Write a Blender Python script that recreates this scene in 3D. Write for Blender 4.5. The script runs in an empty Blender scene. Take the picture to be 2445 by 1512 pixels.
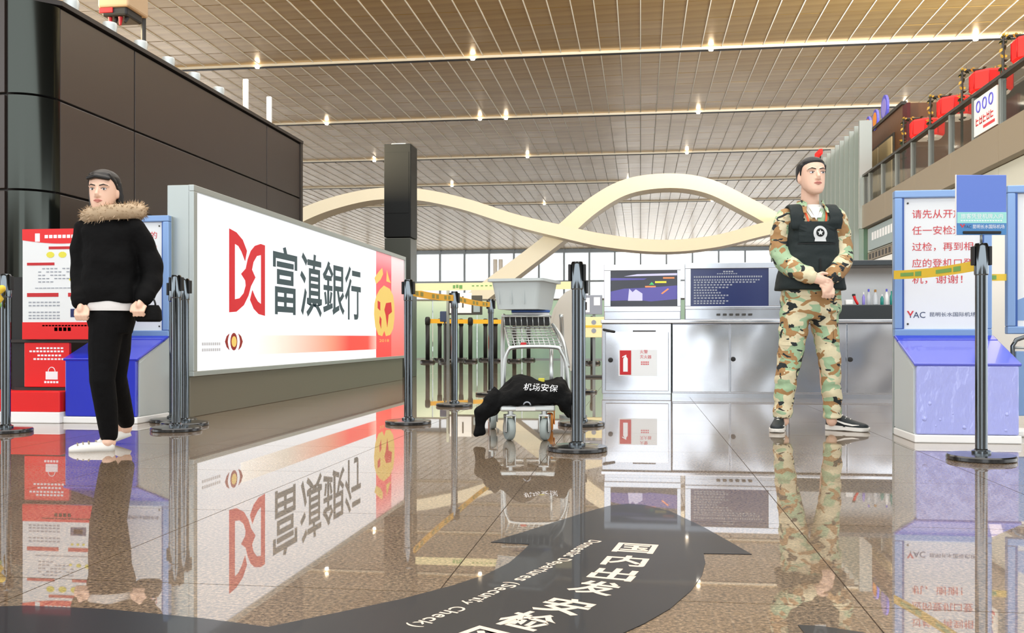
import bpy, bmesh, math, random
from mathutils import Vector, Matrix, Euler, noise
random.seed(7)
SC = bpy.context.scene
COL = SC.collection

# ------------------------------------------------------------------ camera, world, light, exposure
ANG = math.radians(7.6); FPX = 2300.0; CXP = 1222.5; HYP = 806.0; CAMH = 0.58
cam_d = bpy.data.cameras.new('camera'); cam = bpy.data.objects.new('camera', cam_d); COL.objects.link(cam)
cam.location = (0, 0, CAMH); cam.rotation_euler = (math.pi/2, 0, ANG)
cam_d.sensor_width = 36; cam_d.lens = 36*FPX/2445; cam_d.shift_y = 50/2445
cam_d.clip_start = 0.05; cam_d.clip_end = 1000
SC.camera = cam
wd = bpy.data.worlds.new('daylight'); SC.world = wd; wd.use_nodes = True
bg = wd.node_tree.nodes['Background']; bg.inputs[0].default_value = (0.93, 0.97, 1.0, 1); bg.inputs[1].default_value = 3.0
def area(name, loc, rot, sx, sy, power, col):
    l = bpy.data.lights.new(name, 'AREA'); l.shape = 'RECTANGLE'; l.size = sx; l.size_y = sy
    l.energy = power; l.color = col
    o = bpy.data.objects.new(name, l); COL.objects.link(o); o.location = loc; o.rotation_euler = rot
    return o
area('added_fill_near', (0, 3, 13.9), (0, 0, 0), 26, 22, 4800, (1.0, 0.97, 0.93))  # added fill panel out of view, brightens the near hall
area('added_fill_far', (0, 26, 14.25), (0, 0, 0), 30, 14, 2600, (1.0, 0.95, 0.88))  # second added fill panel, also unseen
# left: the block's roof spotlights; right: added unseen lamp that whitens the ceiling
area('roof_uplight_left', (-8.6, 8.6, 3.5), (math.radians(180-30), 0, 0), 3.6, 3.5, 9000, (1.0, 0.84, 0.54))
area('added_uplight_right', (16, 30, 8.6), (math.radians(180-25), 0, 0), 7, 14, 15000, (0.92, 0.96, 1.0))
SC.view_settings.view_transform = 'Standard'; SC.view_settings.look = 'None'
SC.view_settings.exposure = 0.15; SC.view_settings.gamma = 1.0; SC.view_settings.use_curve_mapping = False

# ------------------------------------------------------------------ pixel -> place helpers (2445 x 1512 frame)
CA, SA = math.cos(ANG), math.sin(ANG)
def W(px, py, d):
    u = (px-CXP)/FPX
    return Vector((d*(u*CA-SA), d*(u*SA+CA), CAMH+(HYP-py)/FPX*d))
def G(px, py, z=0.0):
    v = W(px, py, FPX*(CAMH-z)/(py-HYP)); v.z = z; return v
def onX(px, py, X):
    u = (px-CXP)/FPX; return W(px, py, X/(u*CA-SA))
def onY(px, py, Y):
    u = (px-CXP)/FPX; return W(px, py, Y/(u*SA+CA))

# ------------------------------------------------------------------ materials
def lin(c):
    r = []
    for v in c[:3]:
        v = v/255.0
        r.append(v/12.92 if v <= 0.04045 else ((v+0.055)/1.055)**2.4)
    return (r[0], r[1], r[2], 1)
MATS = {}
def mat(name, c, rough=0.5, metal=0.0, emit=None, es=0.0, coat=0.0, alpha=None, trans=0.0, ior=1.5, bump=None, spec=0.5):
    m = bpy.data.materials.new(name); m.use_nodes = True
    nt = m.node_tree; p = nt.nodes['Principled BSDF']
    p.inputs['Base Color'].default_value = lin(c); p.inputs['Roughness'].default_value = rough
    p.inputs['Metallic'].default_value = metal; p.inputs['IOR'].default_value = ior
    p.inputs['Specular IOR Level'].default_value = spec
    if emit: p.inputs['Emission Color'].default_value = lin(emit); p.inputs['Emission Strength'].default_value = es
    if coat: p.inputs['Coat Weight'].default_value = coat; p.inputs['Coat Roughness'].default_value = 0.03
    if trans: p.inputs['Transmission Weight'].default_value = trans
    if alpha is not None: p.inputs['Alpha'].default_value = alpha
    if bump:
        sc, st, dist = bump
        tc = nt.nodes.new('ShaderNodeTexCoord'); n = nt.nodes.new('ShaderNodeTexNoise'); b = nt.nodes.new('ShaderNodeBump')
        n.inputs['Scale'].default_value = sc; n.inputs['Detail'].default_value = 3
        b.inputs['Strength'].default_value = st; b.inputs['Distance'].default_value = dist
        nt.links.new(tc.outputs['Object'], n.inputs['Vector']); nt.links.new(n.outputs['Fac'], b.inputs['Height'])
        nt.links.new(b.outputs['Normal'], p.inputs['Normal'])
    MATS[name] = m
    return m
def ramp(nt, stops, interp='LINEAR'):
    r = nt.nodes.new('ShaderNodeValToRGB'); r.color_ramp.interpolation = interp
    el = r.color_ramp.elements
    while len(el) < len(stops): el.new(0.5)
    for e, (p, c) in zip(el, stops): e.position = p; e.color = lin(c)
    return r

def granite(name):
    m = mat(name, (150, 125, 98), 0.35, coat=1.0)
    nt = m.node_tree; p = nt.nodes['Principled BSDF']; L = nt.links
    p.inputs['Coat IOR'].default_value = 2.3; p.inputs['Coat Roughness'].default_value = 0.015
    tc = nt.nodes.new('ShaderNodeTexCoord')
    n1 = nt.nodes.new('ShaderNodeTexNoise'); n1.inputs['Scale'].default_value = 105; n1.inputs['Detail'].default_value = 3; n1.inputs['Roughness'].default_value = 0.7
    n2 = nt.nodes.new('ShaderNodeTexNoise'); n2.inputs['Scale'].default_value = 4.0; n2.inputs['Detail'].default_value = 4
    ge = nt.nodes.new('ShaderNodeNewGeometry')
    L.new(ge.outputs['Position'], n1.inputs['Vector']); L.new(ge.outputs['Position'], n2.inputs['Vector'])
    r1 = ramp(nt, [(0.33, (46, 37, 27)), (0.44, (100, 83, 63)), (0.54, (136, 116, 91)), (0.66, (178, 157, 130))])
    r2 = ramp(nt, [(0.3, (225, 218, 210)), (0.7, (255, 250, 245))])
    mx = nt.nodes.new('ShaderNodeMix'); mx.data_type = 'RGBA'; mx.blend_type = 'MULTIPLY'; mx.inputs['Factor'].default_value = 1
    L.new(n1.outputs['Fac'], r1.inputs['Fac']); L.new(n2.outputs['Fac'], r2.inputs['Fac'])
    L.new(r1.outputs['Color'], mx.inputs['A']); L.new(r2.outputs['Color'], mx.inputs['B'])
    L.new(mx.outputs['Result'], p.inputs['Base Color'])
    return m
granite('granite')
mat('joint', (70, 58, 46), 0.6)
def gold(name):
    m = mat(name, (176, 140, 78), 0.36, metal=0.78, coat=0.6)
    nt = m.node_tree; p = nt.nodes['Principled BSDF']; L = nt.links
    p.inputs['Coat Roughness'].default_value = 0.2; p.inputs['Coat IOR'].default_value = 1.55
    tc = nt.nodes.new('ShaderNodeTexCoord'); mp = nt.nodes.new('ShaderNodeMapping'); mp.inputs['Scale'].default_value = (0.4, 3.0, 1)
    n = nt.nodes.new('ShaderNodeTexNoise'); n.inputs['Scale'].default_value = 0.7; n.inputs['Detail'].default_value = 3
    L.new(tc.outputs['Object'], mp.inputs['Vector']); L.new(mp.outputs['Vector'], n.inputs['Vector'])
    r = ramp(nt, [(0.3, (188, 146, 70)), (0.7, (214, 174, 100))]); L.new(n.outputs['Fac'], r.inputs['Fac'])
    L.new(r.outputs['Color'], p.inputs['Base Color'])
    return m
gold('gold_panel')
mat('ceiling_back', (84, 66, 40), 0.7)
mat('seam_light_paint', (235, 226, 205), 0.5)  # pale paint stands in for light from the ceiling slots
mat('lamp_glow', (255, 250, 240), 0.4, emit=(255, 246, 228), es=30)
mat('track_dark', (38, 34, 30), 0.5)
mat('track_white', (214, 204, 182), 0.5, emit=(255, 240, 214), es=0.05)
mat('brown_panel', (62, 53, 48), 0.33, bump=(3, 0.05, 0.02))
mat('brown_dark', (40, 33, 29), 0.5)
mat('column_metal', (58, 61, 57), 0.14, metal=0.95)
mat('beige_trim', (186, 158, 124), 0.6)
mat('alu', (176, 184, 182), 0.38, metal=0.6)
mat('alu_light', (205, 212, 212), 0.4, metal=0.3)
mat('plinth', (118, 112, 98), 0.35, metal=0.35)
mat('lit_white', (120, 120, 122), 0.4, emit=(250, 252, 255), es=0.86)
mat('lit_red', (150, 14, 26), 0.5, emit=(215, 24, 40), es=0.55)
mat('lit_gold', (180, 150, 70), 0.5, emit=(246, 215, 118), es=0.5)
mat('lit_maroon', (120, 25, 20), 0.5, emit=(120, 25, 20), es=0.6)
mat('ink', (52, 72, 78), 0.6, emit=(52, 72, 78), es=0.35)
mat('ink_pale', (170, 170, 172), 0.6, emit=(170, 170, 172), es=0.5)
def grad(name, axis, stops, es):
    m = mat(name, (255, 255, 255), 0.5); nt = m.node_tree; p = nt.nodes['Principled BSDF']; L = nt.links
    tc = nt.nodes.new('ShaderNodeTexCoord'); sp = nt.nodes.new('ShaderNodeSeparateXYZ')
    L.new(tc.outputs['Generated'], sp.inputs[0]); r = ramp(nt, stops); L.new(sp.outputs[axis], r.inputs['Fac'])
    L.new(r.outputs['Color'], p.inputs['Base Color'])
    if es: L.new(r.outputs['Color'], p.inputs['Emission Color']); p.inputs['Emission Strength'].default_value = es
    return m
grad('bar_print', 1, [(0.0, (248, 246, 240)), (0.25, (216, 208, 196)), (0.55, (222, 146, 122)), (0.72, (238, 70, 62)), (0.9, (240, 76, 66)), (1.0, (250, 190, 180))], 0.5)
grad('red_print', 2, [(0.0, (250, 68, 66)), (0.45, (240, 92, 92)), (0.8, (226, 80, 98)), (1.0, (238, 168, 176))], 0.45)
grad('pink_print', 2, [(0.0, (252, 104, 98)), (0.5, (246, 140, 140)), (1.0, (236, 214, 218))], 0.5)
mat('tower_black', (12, 14, 13), 0.5, spec=0.25)
mat('tower_grey', (58, 60, 52), 0.35)
mat('ribbon', (236, 229, 208), 0.4)
mat('chrome_dark', (100, 106, 110), 0.1, metal=1.0)
mat('base_black', (20, 21, 22), 0.22, coat=0.4)
mat('black_matte', (18, 18, 18), 0.55)
mat('belt_orange', (238, 178, 40), 0.6)
mat('belt_yellow', (232, 196, 60), 0.6)
mat('belt_cream', (250, 236, 178), 0.6)
mat('belt_green', (120, 170, 90), 0.6)
mat('belt_olive', (150, 140, 60), 0.6)
mat('steel', (192, 195, 201), 0.19, metal=1.0, bump=(2.0, 0.8, 0.04))
for n_ in MATS['steel'].node_tree.nodes:
    if n_.type == 'TEX_NOISE': n_.inputs['Detail'].default_value = 0.6
mat('steel_flat', (184, 188, 195), 0.22, metal=1.0, bump=(3, 0.12, 0.01))
mat('steel_dark', (70, 74, 76), 0.25, metal=0.9)
mat('rubber', (28, 28, 30), 0.6)
mat('white_paint', (238, 238, 236), 0.4); mat('blue_slope_sheen', (92, 100, 206), 0.3, coat=0.5)  # slope blue is lightened for its reflections
mat('white_gloss', (244, 244, 244), 0.15)
mat('sheet', (226, 230, 232), 0.35)
mat('red', (222, 22, 24), 0.35)
mat('red_dull', (190, 26, 34), 0.5)
mat('red_text', (206, 58, 66), 0.6)
mat('blue', (26, 44, 190), 0.22, coat=0.3)
def bubbly(name, c):
    m = mat(name, c, 0.2, coat=0.6); nt = m.node_tree; p = nt.nodes['Principled BSDF']; L = nt.links
    tc = nt.nodes.new('ShaderNodeTexCoord'); mp = nt.nodes.new('ShaderNodeMapping'); mp.inputs['Rotation'].default_value = (0, 0.6, 0); mp.inputs['Scale'].default_value = (1, 1, 0.45)
    n = nt.nodes.new('ShaderNodeTexNoise'); n.inputs['Scale'].default_value = 20; n.inputs['Detail'].default_value = 3
    b = nt.nodes.new('ShaderNodeBump'); b.inputs['Strength'].default_value = 0.45; b.inputs['Distance'].default_value = 0.03
    L.new(tc.outputs['Object'], mp.inputs['Vector']); L.new(mp.outputs['Vector'], n.inputs['Vector']); L.new(n.outputs['Fac'], b.inputs['Height'])
    L.new(b.outputs['Normal'], p.inputs['Normal']); L.new(b.outputs['Normal'], p.inputs['Coat Normal'])
    return m
bubbly('blue_film_sheen', (166, 173, 234))  # film's lavender has the reflected light put into the colour
mat('frame_blue', (128, 160, 206), 0.3, metal=0.3)
mat('frame_deep', (52, 90, 160), 0.35, metal=0.2)
mat('sign_blue', (92, 122, 205), 0.35)
mat('sign_teal', (150, 214, 208), 0.4)
mat('sign_base', (66, 128, 186), 0.4)
mat('navy', (36, 48, 96), 0.2)
mat('screen_dark', (8, 8, 26), 0.12, emit=(10, 10, 36), es=0.3)
mat('text_white', (236, 238, 242), 0.6)
mat('text_grey', (150, 156, 166), 0.6)
mat('text_navy', (50, 66, 100), 0.6)
mat('yellow_mark', (222, 214, 70), 0.5)
mat('grey_mark', (120, 126, 124), 0.6)
mat('bin_grey', (188, 196, 196), 0.55)
mat('bin_dark', (120, 128, 128), 0.6)
mat('cart_alu', (196, 200, 198), 0.3, metal=0.75)
mat('tyre', (150, 160, 158), 0.5)
mat('jacket_black', (8, 9, 10), 0.8, bump=(22, 0.6, 0.02), spec=0.15)
mat('panel_beige', (200, 194, 182), 0.4)
mat('glass_green', (138, 166, 148), 0.25)
mat('arrow_navy', (17, 23, 31), 0.35, coat=0.3, spec=0.3)
mat('arrow_text', (224, 204, 186), 0.5)
mat('slab_taupe', (138, 126, 108), 0.45)
mat('grey_panel', (196, 196, 186), 0.5)
mat('grey_sign', (150, 166, 170), 0.5)
mat('fin_green', (94, 124, 109), 0.2)
mat('fin_dark', (60, 76, 68), 0.4)
mat('rail_grey', (128, 134, 132), 0.35, metal=0.4)
mat('rail_dark', (52, 50, 46), 0.4)
mat('wood', (108, 72, 46), 0.4, bump=(6, 0.2, 0.02))
mat('shop_dark', (44, 32, 26), 0.6)
mat('shop_cream', (214, 194, 150), 0.6)
mat('shop_maroon', (84, 18, 24), 0.6)
mat('lantern_red', (226, 16, 14), 0.5, emit=(245, 20, 12), es=0.8)
mat('lantern_white', (250, 238, 220), 0.5, emit=(255, 236, 210), es=0.5)
mat('garland_green', (40, 58, 32), 0.7)
mat('garland_gold', (196, 158, 60), 0.5)
mat('orange', (240, 150, 50), 0.5)
mat('lilac', (150, 140, 220), 0.5)
mat('disc_blue', (90, 90, 205), 0.45)
mat('skin', (236, 196, 172), 0.5)
mat('skin_pink', (232, 184, 174), 0.5)
mat('lip', (204, 132, 120), 0.5)
mat('hair', (14, 12, 12), 0.5)
mat('vest', (17, 31, 32), 0.75, bump=(30, 0.35, 0.01))
mat('vest_seam', (13, 18, 18), 0.8)
mat('cloth_black', (9, 9, 10), 0.8, bump=(24, 0.4, 0.015), spec=0.15)
mat('cloth_white', (226, 224, 222), 0.7, bump=(24, 0.3, 0.01))
mat('fur', (186, 164, 136), 0.9)
mat('lanyard', (240, 90, 40), 0.6)
mat('badge', (206, 210, 210), 0.45)
mat('shoe_dark', (22, 32, 36), 0.6)
mat('shoe_white', (232, 230, 224), 0.5)
mat('shoe_pattern', (150, 140, 120), 0.6)
mat('bottle_clear', (214, 218, 222), 0.15, alpha=0.75)
mat('teal_cap', (40, 140, 130), 0.4)
mat('amber', (170, 120, 50), 0.3)
def clear_glass(name, c, a):
    m = mat(name, c, 0.05, alpha=a); return m
clear_glass('rail_glass', (60, 66, 60), 0.35)
clear_glass('pane_clear', (235, 242, 245), 0.25)
mat('pane_frost', (225, 228, 228), 0.35, alpha=0.5)
mat('mullion', (150, 156, 158), 0.4, metal=0.3)
def camo(name):
    m = mat(name, (200, 190, 150), 0.85); nt = m.node_tree; p = nt.nodes['Principled BSDF']; L = nt.links
    tc = nt.nodes.new('ShaderNodeTexCoord')
    def layer(scale, seed, stretch):
        mp = nt.nodes.new('ShaderNodeMapping'); mp.inputs['Location'].default_value = (seed, seed*1.7, seed*0.3); mp.inputs['Scale'].default_value = stretch
        n = nt.nodes.new('ShaderNodeTexNoise'); n.inputs['Scale'].default_value = scale; n.inputs['Detail'].default_value = 2.2; n.inputs['Roughness'].default_value = 0.5; n.inputs['Distortion'].default_value = 0.6
        L.new(tc.outputs['Object'], mp.inputs['Vector']); L.new(mp.outputs['Vector'], n.inputs['Vector']); return n
    cur = None
    base = lin((218, 208, 174))
    for (sc, seed, st, th, c) in ((7.5, 3.1, (1, 1, 1.3), 0.50, (158, 186, 150)), (8.5, 9.4, (1, 1, 1.5), 0.545, (166, 128, 84)), (12, 17.7, (1, 1, 1.7), 0.6, (36, 42, 44))):
        n = layer(sc, seed, st)
        s = nt.nodes.new('ShaderNodeMath'); s.operation = 'GREATER_THAN'; s.inputs[1].default_value = th
        L.new(n.outputs['Fac'], s.inputs[0])
        mx = nt.nodes.new('ShaderNodeMix'); mx.data_type = 'RGBA'
        L.new(s.outputs[0], mx.inputs['Factor'])
        if cur is None: mx.inputs['A'].default_value = base
        else: L.new(cur, mx.inputs['A'])
        mx.inputs['B'].default_value = lin(c); cur = mx.outputs['Result']
    L.new(cur, p.inputs['Base Color'])
    n = nt.nodes.new('ShaderNodeTexNoise'); n.inputs['Scale'].default_value = 20; b = nt.nodes.new('ShaderNodeBump'); b.inputs['Strength'].default_value = 0.4; b.inputs['Distance'].default_value = 0.02
    L.new(tc.outputs['Object'], n.inputs['Vector']); L.new(n.outputs['Fac'], b.inputs['Height']); L.new(b.outputs['Normal'], p.inputs['Normal'])
    return m
camo('camouflage')

# ------------------------------------------------------------------ building helpers
ROOT = {}
TMP = bpy.data.scenes.new('workbench'); TXT = {}
def evaluated_mesh(o):
    TMP.collection.objects.link(o); vl = TMP.view_layers[0]; vl.update()
    m = bpy.data.meshes.new_from_object(o.evaluated_get(vl.depsgraph)); bpy.data.objects.remove(o); return m
def thing(name, label, cat, loc=(0, 0, 0), rz=0.0, group=None, kind=None):
    o = bpy.data.objects.new(name, None); COL.objects.link(o); o.empty_display_size = 0.1
    o.location = loc; o.rotation_euler = (0, 0, rz)
    if label: o['label'] = label
    if cat: o['category'] = cat
    if group: o['group'] = group
    if kind: o['kind'] = kind
    ROOT[o] = Matrix.Translation(Vector(loc)) @ Matrix.Rotation(rz, 4, 'Z')
    return o
def tag(o, label=None, cat=None, group=None, kind=None):
    if label: o['label'] = label
    if cat: o['category'] = cat
    if group: o['group'] = group
    if kind: o['kind'] = kind
    return o
def rootmat(o):
    while o is not None:
        if o in ROOT: return ROOT[o]
        o = o.parent
    return Matrix.Identity(4)
class MB:
    def __init__(s): s.v = []; s.f = []
    def add(s, vs, fs):
        b = len(s.v); s.v += [Vector(v) for v in vs]; s.f += [tuple(i+b for i in f) for f in fs]; return s
    def box(s, x0, y0, z0, x1, y1, z1, M=None):
        vs = [Vector((x, y, z)) for z in (z0, z1) for y in (y0, y1) for x in (x0, x1)]
        if M: vs = [M @ v for v in vs]
        return s.add(vs, [(0, 2, 3, 1), (4, 5, 7, 6), (0, 1, 5, 4), (2, 6, 7, 3), (0, 4, 6, 2), (1, 3, 7, 5)])
    def bbox(s, x0, y0, z0, x1, y1, z1, b=0.01, M=None):      # box with chamfered edges
        vs = []; fs = []
        cx, cy, cz = (x0+x1)/2, (y0+y1)/2, (z0+z1)/2; hx, hy, hz = abs(x1-x0)/2, abs(y1-y0)/2, abs(z1-z0)/2
        bm = bmesh.new(); bmesh.ops.create_cube(bm, size=2)
        for v in bm.verts: v.co = Vector((v.co.x*hx, v.co.y*hy, v.co.z*hz))
        b = min(b, hx*0.9, hy*0.9, hz*0.9)
        bmesh.ops.bevel(bm, geom=bm.edges[:], offset=b, segments=2, affect='EDGES', profile=0.5)
        bm.verts.index_update()
        for v in bm.verts:
            c = v.co+Vector((cx, cy, cz)); vs.append(M @ c if M else c)
        fs = [tuple(v.index for v in f.verts) for f in bm.faces]; bm.free()
        return s.add(vs, fs)
    def loft(s, rings, cap=True, close=True):
        n = len(rings[0]); vs = [v for r in rings for v in r]; fs = []
        for i in range(len(rings)-1):
            for j in range(n if close else n-1):
                k = (j+1) % n; fs.append((i*n+j, i*n+k, (i+1)*n+k, (i+1)*n+j))
        if cap: fs.append(tuple(range(n-1, -1, -1))); fs.append(tuple((len(rings)-1)*n+j for j in range(n)))
        return s.add(vs, fs)
    def lathe(s, prof, c=(0, 0, 0), n=24, M=None):            # prof: (r, z)
        rings = []
        for r, z in prof:
            ring = [Vector((c[0]+r*math.cos(2*math.pi*j/n), c[1]+r*math.sin(2*math.pi*j/n), c[2]+z)) for j in range(n)]
            rings.append([M @ v for v in ring] if M else ring)
        return s.loft(rings)
    def tube(s, path, rad, n=10, cap=True, flat=None):
        P = [Vector(p) for p in path]; m = len(P)
        R = rad if isinstance(rad, (list, tuple)) else [rad]*m
        T = []
        for i in range(m):
            a = P[max(i-1, 0)]; b = P[min(i+1, m-1)]; T.append((b-a).normalized())
        up = Vector((0, 0, 1)) if abs(T[0].z) < 0.9 else Vector((1, 0, 0))
        N = (up-T[0]*up.dot(T[0])).normalized(); rings = []
        for i in range(m):
            N = (N-T[i]*N.dot(T[i])).normalized(); B = T[i].cross(N)
            f = flat if flat else 1.0
            rings.append([P[i]+(N*math.cos(2*math.pi*j/n)+B*math.sin(2*math.pi*j/n)*f)*R[i] for j in range(n)])
        if cap == 'round':
            def capr(i, sg):
                out = []
                c = P[i]; t = T[i]*sg
                for a in (0.45, 0.8, 0.98):
                    out.append([c+(v-c)*math.sqrt(max(0, 1-a*a))+t*R[i]*a for v in rings[i]])
                return out
            rings = list(reversed(capr(0, -1)))+rings+capr(m-1, 1)
        return s.loft(rings)
    def ball(s, c, r, n=16, m=10, M=None):
        r = r if isinstance(r, (tuple, list)) else (r, r, r); rings = []
        for i in range(m+1):
            t = -math.pi/2+math.pi*(i if 0 < i < m else (0.06 if i == 0 else m-0.06))/m
            ring = [Vector((r[0]*math.cos(t)*math.cos(2*math.pi*j/n), r[1]*math.cos(t)*math.sin(2*math.pi*j/n), r[2]*math.sin(t))) for j in range(n)]
            rings.append([(M @ v if M else v)+Vector(c) for v in ring])
        return s.loft(rings)
    def prism(s, pts, o, ex, ey, th):                         # pts 2D polygon, extruded th along ex x ey
        o = Vector(o); ex = Vector(ex); ey = Vector(ey); nz = ex.cross(ey).normalized()*th; n = len(pts)
        ar = sum(pts[i][0]*pts[(i+1) % n][1]-pts[(i+1) % n][0]*pts[i][1] for i in range(n))
        if ar < 0: pts = list(reversed(pts))
        lo = [o+ex*p[0]+ey*p[1] for p in pts]; hi = [v+nz for v in lo]
        return s.add(lo+hi, [tuple(range(n-1, -1, -1)), tuple(range(n, 2*n))]+[(i, (i+1) % n, n+(i+1) % n, n+i) for i in range(n)])
    def mesh(s, name, m, smooth=False, inv=None):
        me = bpy.data.meshes.new(name); vs = [inv @ v for v in s.v] if inv else s.v
        me.from_pydata([tuple(v) for v in vs], [], s.f); me.validate()
        ms = m if isinstance(m, (list, tuple)) else [m]
        for k in ms: me.materials.append(MATS[k])
        if smooth: shade(me, smooth)
        return me
    def build(s, name, m, parent=None, smooth=False, world=False):
        inv = rootmat(parent).inverted() if (world and parent is not None) else None
        o = bpy.data.objects.new(name, s.mesh(name, m, smooth, inv)); COL.objects.link(o)
        if parent is not None: o.parent = parent
        return o
def shade(me, smooth):
    if smooth is True:
        for p in me.polygons: p.use_smooth = True
    else:
        for p in me.polygons: p.use_smooth = True
        bm = bmesh.new(); bm.from_mesh(me)
        for e in bm.edges:
            if len(e.link_faces) == 2 and e.calc_face_angle(0) > math.radians(smooth): e.smooth = False
        bm.to_mesh(me); bm.free()
def fuse(mb, voxel, smooth_n, m, name, parent, decimate=None):
    me = mb.mesh(name, m); o = bpy.data.objects.new('tmp', me)
    r = o.modifiers.new('r', 'REMESH'); r.mode = 'VOXEL'; r.voxel_size = voxel
    if smooth_n: q = o.modifiers.new('s', 'SMOOTH'); q.factor = 0.5; q.iterations = smooth_n
    if decimate: q = o.modifiers.new('d', 'DECIMATE'); q.ratio = decimate
    me2 = evaluated_mesh(o); me2.materials.clear()
    for k in (m if isinstance(m, (list, tuple)) else [m]): me2.materials.append(MATS[k])
    for p in me2.polygons: p.use_smooth = True
    p2 = bpy.data.objects.new(name, me2); COL.objects.link(p2); p2.parent = parent
    return p2
def ruffle(o, fn):
    me = o.data; nv = len(me.vertices); cs = [v.co.copy() for v in me.vertices]; ns = [v.normal.copy() for v in me.vertices]; out = []
    for c, n in zip(cs, ns): q = c+n*fn(c); out += [q.x, q.y, q.z]
    me.vertices.foreach_set('co', out); me.update()
def inst(o, parent=None, loc=None, rot=None, scale=None):
    c = o.copy(); COL.objects.link(c); c.parent = parent
    if loc is not None: c.location = loc
    if rot is not None: c.rotation_euler = rot
    if scale is not None: c.scale = scale
    return c
def clone(root, loc, rz=0.0, label=None, group=None):
    r = root.copy(); COL.objects.link(r); r.location = loc; r.rotation_euler = (0, 0, rz)
    ROOT[r] = Matrix.Translation(Vector(loc)) @ Matrix.Rotation(rz, 4, 'Z')
    if label: r['label'] = label
    if group: r['group'] = group
    for ch in list(root.children):
        c = ch.copy(); COL.objects.link(c); c.parent = r
        for g in list(ch.children):
            d = g.copy(); COL.objects.link(d); d.parent = c
    return r
def glyphs(s, bold=0.0):
    key = (s, bold)
    if key not in TXT:
        c = bpy.data.curves.new('t', 'FONT'); c.body = s; c.size = 1; c.resolution_u = 3; c.offset = bold
        m = evaluated_mesh(bpy.data.objects.new('t', c))
        vs = [v.co.copy() for v in m.vertices]; fs = [tuple(p.vertices) for p in m.polygons]
        bpy.data.meshes.remove(m)
        x0 = min(v.x for v in vs); x1 = max(v.x for v in vs); y0 = min(v.y for v in vs); y1 = max(v.y for v in vs)
        TXT[key] = ([((v.x-x0)/(x1-x0), (v.y-y0)/(y1-y0)) for v in vs], fs, (x1-x0)/(y1-y0))
    return TXT[key]
def text(name, s, m, parent, o, ex, ey, w, h, lift=0.0015, world=False, bold=0.0):
    """print: glyph faces fitted into a w x h rectangle, a hair proud of the sheet"""
    vs, fs, asp = glyphs(s, bold); o = Vector(o); ex = Vector(ex).normalized(); ey = Vector(ey).normalized(); n = ex.cross(ey)*lift
    if w is None: w = h*asp
    mb = MB(); mb.add([o+ex*(x*w)+ey*(y*h)+n for x, y in vs], fs)
    return mb.build(name, m, parent, world=world)
def rects(name, rs, m, parent, o, ex, ey, th=0.0015, world=False):
    mb = MB()
    for (x0, y0, x1, y1) in rs: mb.prism([(x0, y0), (x1, y0), (x1, y1), (x0, y1)], o, ex, ey, th)
    return mb.build(name, m, parent, world=world)
def frame_mb(x0, x1, z0, z1, f, y0, y1, b=0.006, ft=None, fb=None):
    ft = f if ft is None else ft; fb = f if fb is None else fb; m = MB()
    m.bbox(x0, y0, z0, x1, y1, z0+fb, b); m.bbox(x0, y0, z1-ft, x1, y1, z1, b)
    m.bbox(x0, y0, z0+fb, x0+f, y1, z1-ft, b); m.bbox(x1-f, y0, z0+fb, x1, y1, z1-ft, b); return m
X_, Y_, Z_ = Vector((1, 0, 0)), Vector((0, 1, 0)), Vector((0, 0, 1))

# ================================================================== SETTING
# floor: polished granite slabs with recessed joints near the camera, one sheet beyond
TS = 0.93; TX0, TX1, TY0, TY1 = -1.387-TS*6, -1.387+TS*8, 2.15-TS*2, 2.15+TS*14
fl = MB()
for (x0, y0, x1, y1) in ((-70, -20, 100, TY0), (-70, TY1, 100, 170), (-70, TY0, TX0, TY1), (TX1, TY0, 100, TY1)):
    fl.add([(x0, y0, 0), (x1, y0, 0), (x1, y1, 0), (x0, y1, 0)], [(0, 1, 2, 3)])
floor = tag(fl.build('floor', 'granite'), kind='structure')
MB().add([(TX0, TY0, -0.004), (TX1, TY0, -0.004), (TX1, TY1, -0.004), (TX0, TY1, -0.004)], [(0, 1, 2, 3)]).build('joint_bed', 'joint', floor)
g = 0.0016
tile = MB().add([(g, g, 0), (TS-g, g, 0), (TS-g, TS-g, 0), (g, TS-g, 0), (g, g, -0.004), (TS-g, g, -0.004), (TS-g, TS-g, -0.004), (g, TS-g, -0.004)],
                [(0, 1, 2, 3), (0, 4, 5, 1), (1, 5, 6, 2), (2, 6, 7, 3), (3, 7, 4, 0)]).build('floor_tile', 'granite', floor)
first = True
for i in range(14):
    for j in range(16):
        p = (TX0+i*TS, TY0+j*TS, 0)
        if first: tile.location = p; first = False
        else: inst(tile, floor, p)

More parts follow.
